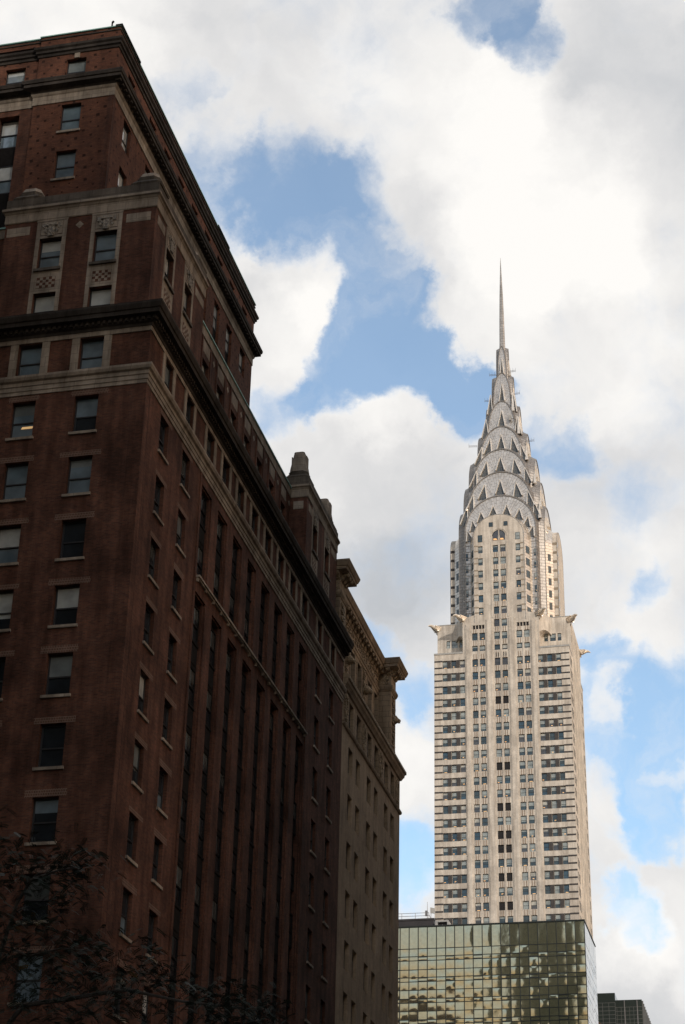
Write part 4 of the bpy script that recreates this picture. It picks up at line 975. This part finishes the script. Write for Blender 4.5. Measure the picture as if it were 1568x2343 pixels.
    zs = [(284.5, .9), (287, .74), (292, .68), (298, .58), (304, .45), (309, .30), (313, .17), (316, .08), (317.4, .03)]
    per = [0, .4, .8, 1.2, 1.6, 2.0, 2.4, 2.8]
    s.loft([sq(z, h) for z, h in zs], 'steel_dark', uvs=[[(p, z) for p in per] for z, h in zs]); s.build('spire', root)
    for z, y, sx, n in ((269.0, YC-2.5, 1, 3), (267.6, YC-2.5, -1, 2), (277.4, YC-1, 1, 3), (276.8, YC-1, -1, 3), (251.5, YC-6, 1, 2), (251.5, YC-6, -1, 1)):
        an = MB(); x0 = XK+sx*(2.6 if z < 272 and z > 260 else 1.4 if z > 270 else 6.6); x1 = x0+sx*2.3
        an.tube((x0, y, z), (x1, y, z+.15), .06, 'rod', 5); an.tube((x0, y, z+.35), (x1, y, z+.5), .05, 'rod', 5)
        for i in range(n): xx = x1-sx*i*.75; an.tube((xx, y, z-.15), (xx, y, z+1.2), .035, 'rod', 4)
        an.build('antenna', root)
    dsh = MB(); dsh.box(XK+2.1, XK+2.75, YC-5.4, YC-4.9, 259.3, 260.2, 'concrete'); dsh.box(XK+2.3, XK+2.7, YC-5.4, YC-5, 260.3, 260.9, 'concrete'); dsh.tube((XK+2.7, YC-5.2, 259.8), (XK+3.9, YC-5.2, 259.6), .06, 'rod'); dsh.build('camera_housing', root)
    # ---- eagle gargoyles
    def eagle(x, y, z, dx, dy):
        f = Vector((dx, dy, .05)).normalized(); r_ = Vector((f.y, -f.x, 0)).normalized(); u = r_.cross(f); o = Vector((x, y, z)); m = MB()
        def ring(t, up_, hw, hh, n=10): 
            c = o+f*t+u*up_; return [c+r_*(hw*math.cos(i*2*math.pi/n))+u*(hh*math.sin(i*2*math.pi/n)) for i in range(n)]
        m.loft([ring(-1.4, -.1, .5, .35), ring(-.4, -.05, .85, .62), ring(.4, .05, .95, .78), ring(1.1, .18, .78, .70), ring(1.6, .30, .52, .52), ring(1.9, .36, .44, .44)], 'steel_bright')
        m.loft([ring(1.75, .40, .40, .40), ring(2.1, .46, .44, .40), ring(2.45, .44, .36, .32), ring(2.75, .34, .22, .20), ring(3.0, .18, .10, .13), ring(3.1, -.02, .04, .06)], 'steel_bright')   # head and hooked beak
        for s_ in (-1, 1):               # folded wings in overlapping slats
            for i in range(4):
                a = o+f*(-.7+.25*i)+r_*(s_*.86)+u*(.35-.3*i); b = o+f*(1.35-.28*i)+r_*(s_*(.80-.05*i))+u*(.50-.36*i)
                m.tube(a, b, .14, 'steel_bright', 5, .17)
        m.loft([ring(-.3, -.55, .34, .30), ring(.2, -.75, .30, .42), ring(.35, -1.2, .18, .3)], 'steel')     # breast running down into the wall
        m.tube(o+f*.25-u*.7, o-f*.25-u*1.9, .3, 'steel', 6, .1)
        m.build('eagle_gargoyle', root)
    q = .7071
    for x, y, dx, dy in ((XC-17, YW, -q, -q), (XC-CB, YF, -q, -q), (XC+CB, YF, q, -q), (XR, YW, q, -q), (XR, 445.4, q, .35)): eagle(x, y+.3, 196.0 if abs(y-YF) > 1 else 196.3, dx, dy)
    place_windows(root, W, name='window')
tower()

# ------------------------------------------------------------------ bronze mirror-glass hotel in front of the tower
def hotel():
    XR, Y0, Y1, ZT = -33.8, 330., 348.7, 92.85
    root = thing('mirror_glass_hotel', 'bronze mirror glass hotel with a black grid of mullions, below the tower', 'building', (-58, 339, 0))
    zs = [92.75, 88.75, 87.31, 86.55, 84.89, 83.47, 82.71, 81.18, 79.63, 78.88]
    while zs[-1] > 3: b = zs[-4] if False else None; zs += [zs[-1]-1.51, zs[-1]-3.02, zs[-1]-3.78]
    rn = random.Random(4); body = MB()
    body.box(-88, XR-.12, Y0+.12, Y1-.1, 0, ZT-.15, 'black_clad'); body.build('core', root)
    panes = []
    ncol = 32
    for i in range(ncol):
        for j in range(len(zs)-1): panes.append(('F', XR-1.70*(i+1), XR-1.70*i, zs[j+1], zs[j]))
    for i in range(11):
        for j in range(len(zs)-1): panes.append(('R', Y0+1.70*i, Y0+1.70*(i+1), zs[j+1], zs[j]))
    F, A = Plane('F', Y0), Plane('R', XR)
    panes.sort(key=lambda p: -area(F if p[0] == 'F' else A, p[1], p[3], p[2]-p[1], p[4]-p[3]))
    rest = MB()
    for n, (k, a, b, c, d) in enumerate(panes):
        mb = MB() if n < 100 else rest; pl = F if k == 'F' else A
        N = 5; t1, t2, bow = rn.gauss(0, .005), rn.gauss(0, .005), rn.gauss(.007, .008) if k == 'F' else 0.   # each pane sits a little askew and bellies a little
        g_ = [[pl.pt(a+(b-a)*i/N, c+(d-c)*j/N, (.02 if k == 'F' else .001)+t1*(i/N-.5)*1.7+t2*(j/N-.5)*1.6 - bow*(1-(2*i/N-1)**2)*(1-(2*j/N-1)**2)) for i in range(N+1)] for j in range(N+1)]
        b0 = len(mb.v); mi = mb.mi('gold_glass' if k == 'F' else 'gold_glass_side')
        for r_ in g_: mb.v += r_
        for j in range(N):
            for i in range(N): mb.f.append((b0+j*(N+1)+i, b0+j*(N+1)+i+1, b0+(j+1)*(N+1)+i+1, b0+(j+1)*(N+1)+i)); mb.m.append(mi)
        if n < 100: mb.build('glass_panel', root, True)
    o = rest.build('glass_panel', root, True); o['kind'] = 'stuff'
    m = MB()
    for i in range(ncol+1): F.box(m, XR-1.70*i-.07, XR-1.70*i+.07, 0, 92.8, -.10, .06, 'mullion')
    for i in range(1, 12): A.box(m, Y0+1.70*i-.05, Y0+1.70*i+.05, 0, 92.8, -.004, .06, 'mullion')
    for z in zs: F.box(m, XR-1.7*ncol, XR+.06, z-.055, z+.055, -.07, .06, 'mullion'); A.box(m, Y0-.02, Y1, z-.05, z+.05, -.003, .06, 'mullion')
    for j, z in enumerate(zs[2:]):      # heavier surrounds of the opening lights
        if j % 3 == 0:
            for i in range(2, ncol, 3):
                x0, x1 = XR-1.7*(i+.97), XR-1.7*(i+.03); F.box(m, x0, x1, z-.16, z-.05, -.08, .03, 'mullion'); F.box(m, x0, x1, z-.70, z-.60, -.08, .03, 'mullion')
    m.build('mullion_grid', root)
    c = MB(); c.box(-88.2, XR+.1, Y0-.14, Y1+.1, 92.78, 92.98, 'mullion'); c.build('coping', root)
    p = MB(); p.box(-88, -62.6, Y0+6, Y1-1, 92.9, 95.7, 'black_clad'); p.box(-88, -62.5, Y0+5.9, Y1-.9, 95.7, 96.05, 'black_clad'); p.build('penthouse', root)
    r_ = MB()
    for i in range(9): r_.tube((-63.6-2.6*i, Y0+6.3, 96), (-63.6-2.6*i, Y0+6.3, 97.25), .05, 'rod', 5)
    for z in (96.65, 97.2): r_.tube((-85, Y0+6.3, z), (-63.6, Y0+6.3, z), .045, 'rod', 5)
    r_.build('roof_railing', root)
hotel()
def roof_things():
    t = thing('ventilation_unit', 'pale boxy ventilation hood with a dark opening on the glass hotel roof', 'rooftop unit', (-60.8, 336, 92.98))
    m = MB(); Y = 335.2
    m.box(-62.2, -59.7, Y+.05, Y+3, 95.05, 95.35, 'concrete'); m.box(-62.2, -61.75, Y+.05, Y+3, 92.98, 95.05, 'concrete'); m.box(-59.95, -59.7, Y+.05, Y+3, 92.98, 95.05, 'concrete')
    m.face(((-59.7, Y+.05, 95.35), (-59.0, Y+.4, 94.3), (-59.0, Y+3, 94.3), (-59.7, Y+3, 95.35)), 'concrete'); m.face(((-59.0, Y+.4, 94.3), (-59.0, Y+.4, 93), (-59.0, Y+3, 93), (-59.0, Y+3, 94.3)), 'concrete')
    m.face(((-59.7, Y+.05, 95.35), (-59.7, Y+.05, 93), (-59.0, Y+.4, 93), (-59.0, Y+.4, 94.3)), 'concrete'); m.build('hood', t)
    m = MB(); m.box(-61.75, -59.95, Y+.5, Y+.6, 92.98, 95.05, 'vent'); m.tube((-60.85, Y+.3, 93), (-60.85, Y+.3, 94.6), .05, 'concrete', 5); m.build('louvre', t)
    t = thing('whip_antenna', 'thin upright whip antenna with a grey box on the hotel roof', 'antenna', (-63.9, 336.4, 96.05))
    m = MB(); m.tube((-63.9, 336.4, 96), (-63.9, 336.4, 99.3), .07, 'rod', 5, .04); m.build('mast', t); m = MB(); m.box(-64.3, -63.85, 336.2, 336.5, 96.6, 97.6, 'rod'); m.build('box', t)
    t = thing('panel_antenna', 'white square panel antenna on a short pole beside the whip antenna', 'antenna', (-63.1, 336.4, 96.05))
    m = MB(); m.tube((-63.2, 336.4, 96), (-63.2, 336.4, 98), .06, 'rod', 5); m.tube((-63.7, 336.4, 97.0), (-63.2, 336.4, 96.1), .05, 'rod', 5); m.build('pole', t)
    m = MB(); m.loft([[(-63.3, 336.1, 97.1), (-62.4, 336.35, 96.95), (-62.5, 336.35, 98.0), (-63.3, 336.1, 98.15)], [(-63.3, 336.25, 97.1), (-62.4, 336.5, 96.95), (-62.5, 336.5, 98.0), (-63.3, 336.25, 98.15)]], 'concrete'); m.build('panel', t)
roof_things()

# ------------------------------------------------------------------ dark block and a small brown gable at lower right
def dark_block():
    root = thing('dark_glass_office_block', 'black glass office block with a green glass upper corner, at lower right', 'building', (-46, 536, 0))
    F, A = Plane('F', 520.), Plane('R', -38.17); m = MB()
    m.box(-66, -45.4, 518.6, 550, 0, 124.1, 'dark_glass'); m.box(-45.4, -38.17, 520, 553, 0, 122.45, 'dark_glass'); m.build('wall', root)
    g_ = MB(); Plane('F', 518.6).box(g_, -66, -45.38, 121.5, 124.15, -.04, .05, 'dark_glass'); g_.build('roof_band', root)
    g_ = MB()
    for i in range(11): Plane('F', 518.6).box(g_, -45.5-1.75*i, -45.4-1.75*i, 60, 121.5, -.08, .02, 'dark_mull')
    for j in range(60): Plane('F', 518.6).box(g_, -66, -45.4, 121.4-1.1*j, 121.5-1.1*j, -.05, .02, 'dark_mull')
    for i in range(6): F.box(g_, -39.4-1.15*i, -39.32-1.15*i, 60, 120.4, -.06, .02, 'dark_mull')
    for j in range(58): F.box(g_, -45.4, -38.2, 120.4-1.1*j, 120.5-1.1*j, -.05, .02, 'dark_mull')
    for x in (-39.6, -43.1): F.box(g_, x, x+.22, 60, 122.3, -.22, .02, 'rod')
    for i in range(9): A.box(g_, 521+3.6*i, 521.6+3.6*i, 60, 122.3, -.30, .02, 'dark_mull')
    g_.build('mullion_grid', root)
dark_block()
def gable():
    root = thing('brown_brick_tower_top', 'small brown brick gable just showing at the foot of the black glass block', 'building', (-44.6, 460, 0))
    m = MB(); m.box(-47.2, -43.4, 455, 468, 0, 101.3, 'brown_masonry'); m.build('wall', root)
    m = MB(); m.loft([[(-47.4, 454.7, 101.3), (-43.1, 454.7, 101.3), (-45.2, 454.7, 103.6)], [(-47.4, 468.2, 101.3), (-43.1, 468.2, 101.3), (-45.2, 468.2, 103.6)]], 'brown_masonry'); m.build('roof', root)
    m = MB(); m.box(-46.3, -45.3, 454.9, 455.02, 99.6, 100.6, 'concrete'); m.build('window', root)
gable()

# ------------------------------------------------------------------ unseen blocks added to shade the avenue and to be mirrored in the hotel glass
def plain_block(name, label, x0, x1, y0, y1, h, mat):
    root = thing(name, label, 'building', ((x0+x1)/2, (y0+y1)/2, 0)); m = MB(); p = MB()
    nf = int(h/3.7)
    def side(pt, L):
        n = max(1, int(L/3.2)); st = L/n
        for i in range(n):
            for j in range(nf-1):
                a, z = i*st+st*.27, 2+j*3.7
                p.face((pt(a, z), pt(a+st*.46, z), pt(a+st*.46, z+2), pt(a, z+2)), 'pane')
    m.box(x0, x1, y0, y1, 0, h, mat); m.box(x0-.4, x1+.4, y0-.4, y1+.4, h-1.4, h-.2, mat)
    e = .03
    side(lambda a, z: (x0+a, y0-e, z), x1-x0); side(lambda a, z: (x0+a, y1+e, z), x1-x0); side(lambda a, z: (x0-e, y0+a, z), y1-y0); side(lambda a, z: (x1+e, y0+a, z), y1-y0)
    m.build('wall', root); o = p.build('window', root); o['kind'] = 'stuff'
plain_block('grey_office_slab', 'tall grey office slab far across the avenue, behind the camera', 112, 165, -215, -22, 182, 'grey_masonry')
plain_block('tan_office_block', 'low tan block across the avenue from the red brick building', 14, 42, -20, 62, 32, 'tan_masonry')
plain_block('brown_office_block', 'tall brown block across the avenue from the middle of the red brick building', 4, 42, 82, 122, 150, 'brown_masonry')
plain_block('tan_shop_block', 'low tan block across the avenue from the buff building', 4, 42, 123, 168, 58, 'tan_masonry')
plain_block('buff_row_block', 'buff block across the avenue, farther up towards the tower', 4, 42, 172, 320, 112, 'tan_masonry')
plain_block('tan_corner_block', 'tan block across the side street from the red brick building', -92, -30, -40, 49, 92, 'tan_masonry')
plain_block('grey_rear_tower', 'tall grey tower behind the tan block on the side street', -104, -72, -95, -50, 205, 'grey_masonry')
plain_block('brown_rear_tower', 'tall brown tower far back along the side street', -160, -126, -95, -50, 165, 'brown_masonry')

# ------------------------------------------------------------------ street tree at lower left
def tree():
    root = thing('street_tree', 'dark feathery street tree with thin branches at lower left', 'tree', (-12.9, 27.6, .14)); rn = random.Random(12)
    cl = [(-12.03, 10.64), (-11.62, 10.4), (-11.13, 10.32), (-10.8, 10.24), (-10.52, 10.26), (-11.83, 10.07), (-11.32, 10.05), (-11.03, 9.98), (-11.92, 9.71), (-11.48, 9.76), (-11.29, 9.42), (-11.69, 9.31), (-11.97, 9.26), (-10.86, 9.16), (-10.65, 8.92), (-10.34, 8.85),
          (-10.99, 8.93), (-11.39, 8.89), (-11.68, 8.72), (-10.05, 8.41), (-9.83, 8.6), (-9.62, 8.91), (-9.36, 8.35), (-9.21, 8.44), (-8.97, 8.37), (-11.05, 8.55), (-10.64, 8.45), (-11.33, 8.36), (-10.21, 8.1), (-10.63, 8.05), (-10.98, 7.92), (-10.07, 7.87), (-11.45, 7.96), (-11.75, 8.23),
          (-9.6, 8.02), (-9.41, 7.88), (-8.74, 8.0), (-8.44, 7.99), (-8.15, 8.09), (-7.91, 7.97), (-7.65, 7.91), (-8.29, 7.84), (-7.85, 7.8), (-7.47, 7.77), (-12.12, 10.33), (-11.9, 8.73), (-12.5, 9.4), (-12.6, 10.2), (-12.9, 8.6), (-13.4, 9.6), (-13.6, 10.6), (-12.4, 11.2), (-13.0, 7.6), (-11.6, 7.4), (-10.6, 7.3)]
    t = MB()
    pts = [(-12.9, 27.6, .1), (-12.88, 27.6, 2.5), (-12.95, 27.55, 4.6), (-12.8, 27.5, 6.4)]; rad = [.17, .14, .12, .09]
    for i in range(3): t.tube(pts[i], pts[i+1], rad[i], 'bark', 9, rad[i+1])
    t.build('trunk', root)
    def limb(P, r0, r1):
        b = MB(); n = len(P)
        for i in range(n-1): b.tube(P[i], P[i+1], r0+(r1-r0)*i/(n-1), 'bark', 6, r0+(r1-r0)*(i+1)/(n-1))
        b.build('branch', root)
    fork = (-12.8, 27.5, 6.4)
    main = [fork, (-12.2, 27.2, 7.3), (-11.72, 27.1, 7.91), (-11.52, 27, 8.08), (-10.85, 27, 8.15), (-10.28, 27, 8.22), (-9.83, 27, 8.26), (-9.34, 26.9, 8.13), (-8.89, 26.9, 8.03), (-8.3, 26.9, 7.95), (-7.7, 26.9, 7.86)]
    limb(main, .05, .012)
    limb([fork, (-12.6, 27.5, 7.8), (-12.2, 27.4, 9.0), (-11.95, 27.3, 9.8), (-11.7, 27.2, 10.15), (-11.2, 27.1, 10.25), (-10.55, 27, 10.28)], .05, .01)
    limb([(-12.3, 27.4, 8.7), (-11.9, 27.2, 9.02), (-11.57, 27.1, 8.87), (-11.0, 27, 8.95), (-10.4, 27, 8.88)], .025, .008)
    limb([(-9.83, 27, 8.26), (-9.65, 27, 8.5), (-9.62, 27, 8.95)], .015, .006)
    limb([fork, (-13.3, 27.7, 8.2), (-13.6, 27.8, 10.2), (-13.3, 27.7, 11.6)], .05, .01)
    limb([(-10.85, 27, 8.15), (-10.7, 27, 8.5), (-10.3, 26.9, 8.75)], .014, .006)
    lv = MB()
    def frond(p, d, L, mat):
        d = d.normalized(); s = d.cross(Vector((0, 0, 1))); s = s.normalized() if s.length > .01 else Vector((1, 0, 0)); n = 8
        roll = rn.uniform(-.9, .9); s = (s*math.cos(roll)+Vector((0, 0, 1))*math.sin(roll))
        for i in range(n):
            c = p+d*(L*(i+1)/n)+Vector((0, 0, -.35*L*((i+1)/n)**2))
            for g_ in (-1, 1):
                e = c+s*(g_*.036)+d*.010; w = d*.009
                lv.face((c-w*.6, c+s*(g_*.02)-w*1.3, e, c+s*(g_*.02)+w*1.5), mat)
    for (x, z) in cl:
        y0 = 27+rn.uniform(-.7, .7)
        for i in range(rn.randint(44, 62)):
            p = Vector((x+rn.gauss(0, .20), y0+rn.gauss(0, .35), z+rn.gauss(0, .14)))
            a = rn.uniform(0, 6.28); d = Vector((math.cos(a), math.sin(a), rn.uniform(-.5, .35)))
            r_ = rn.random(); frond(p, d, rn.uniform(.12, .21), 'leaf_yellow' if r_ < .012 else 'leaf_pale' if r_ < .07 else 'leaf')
    lv.build('foliage', root)
tree()
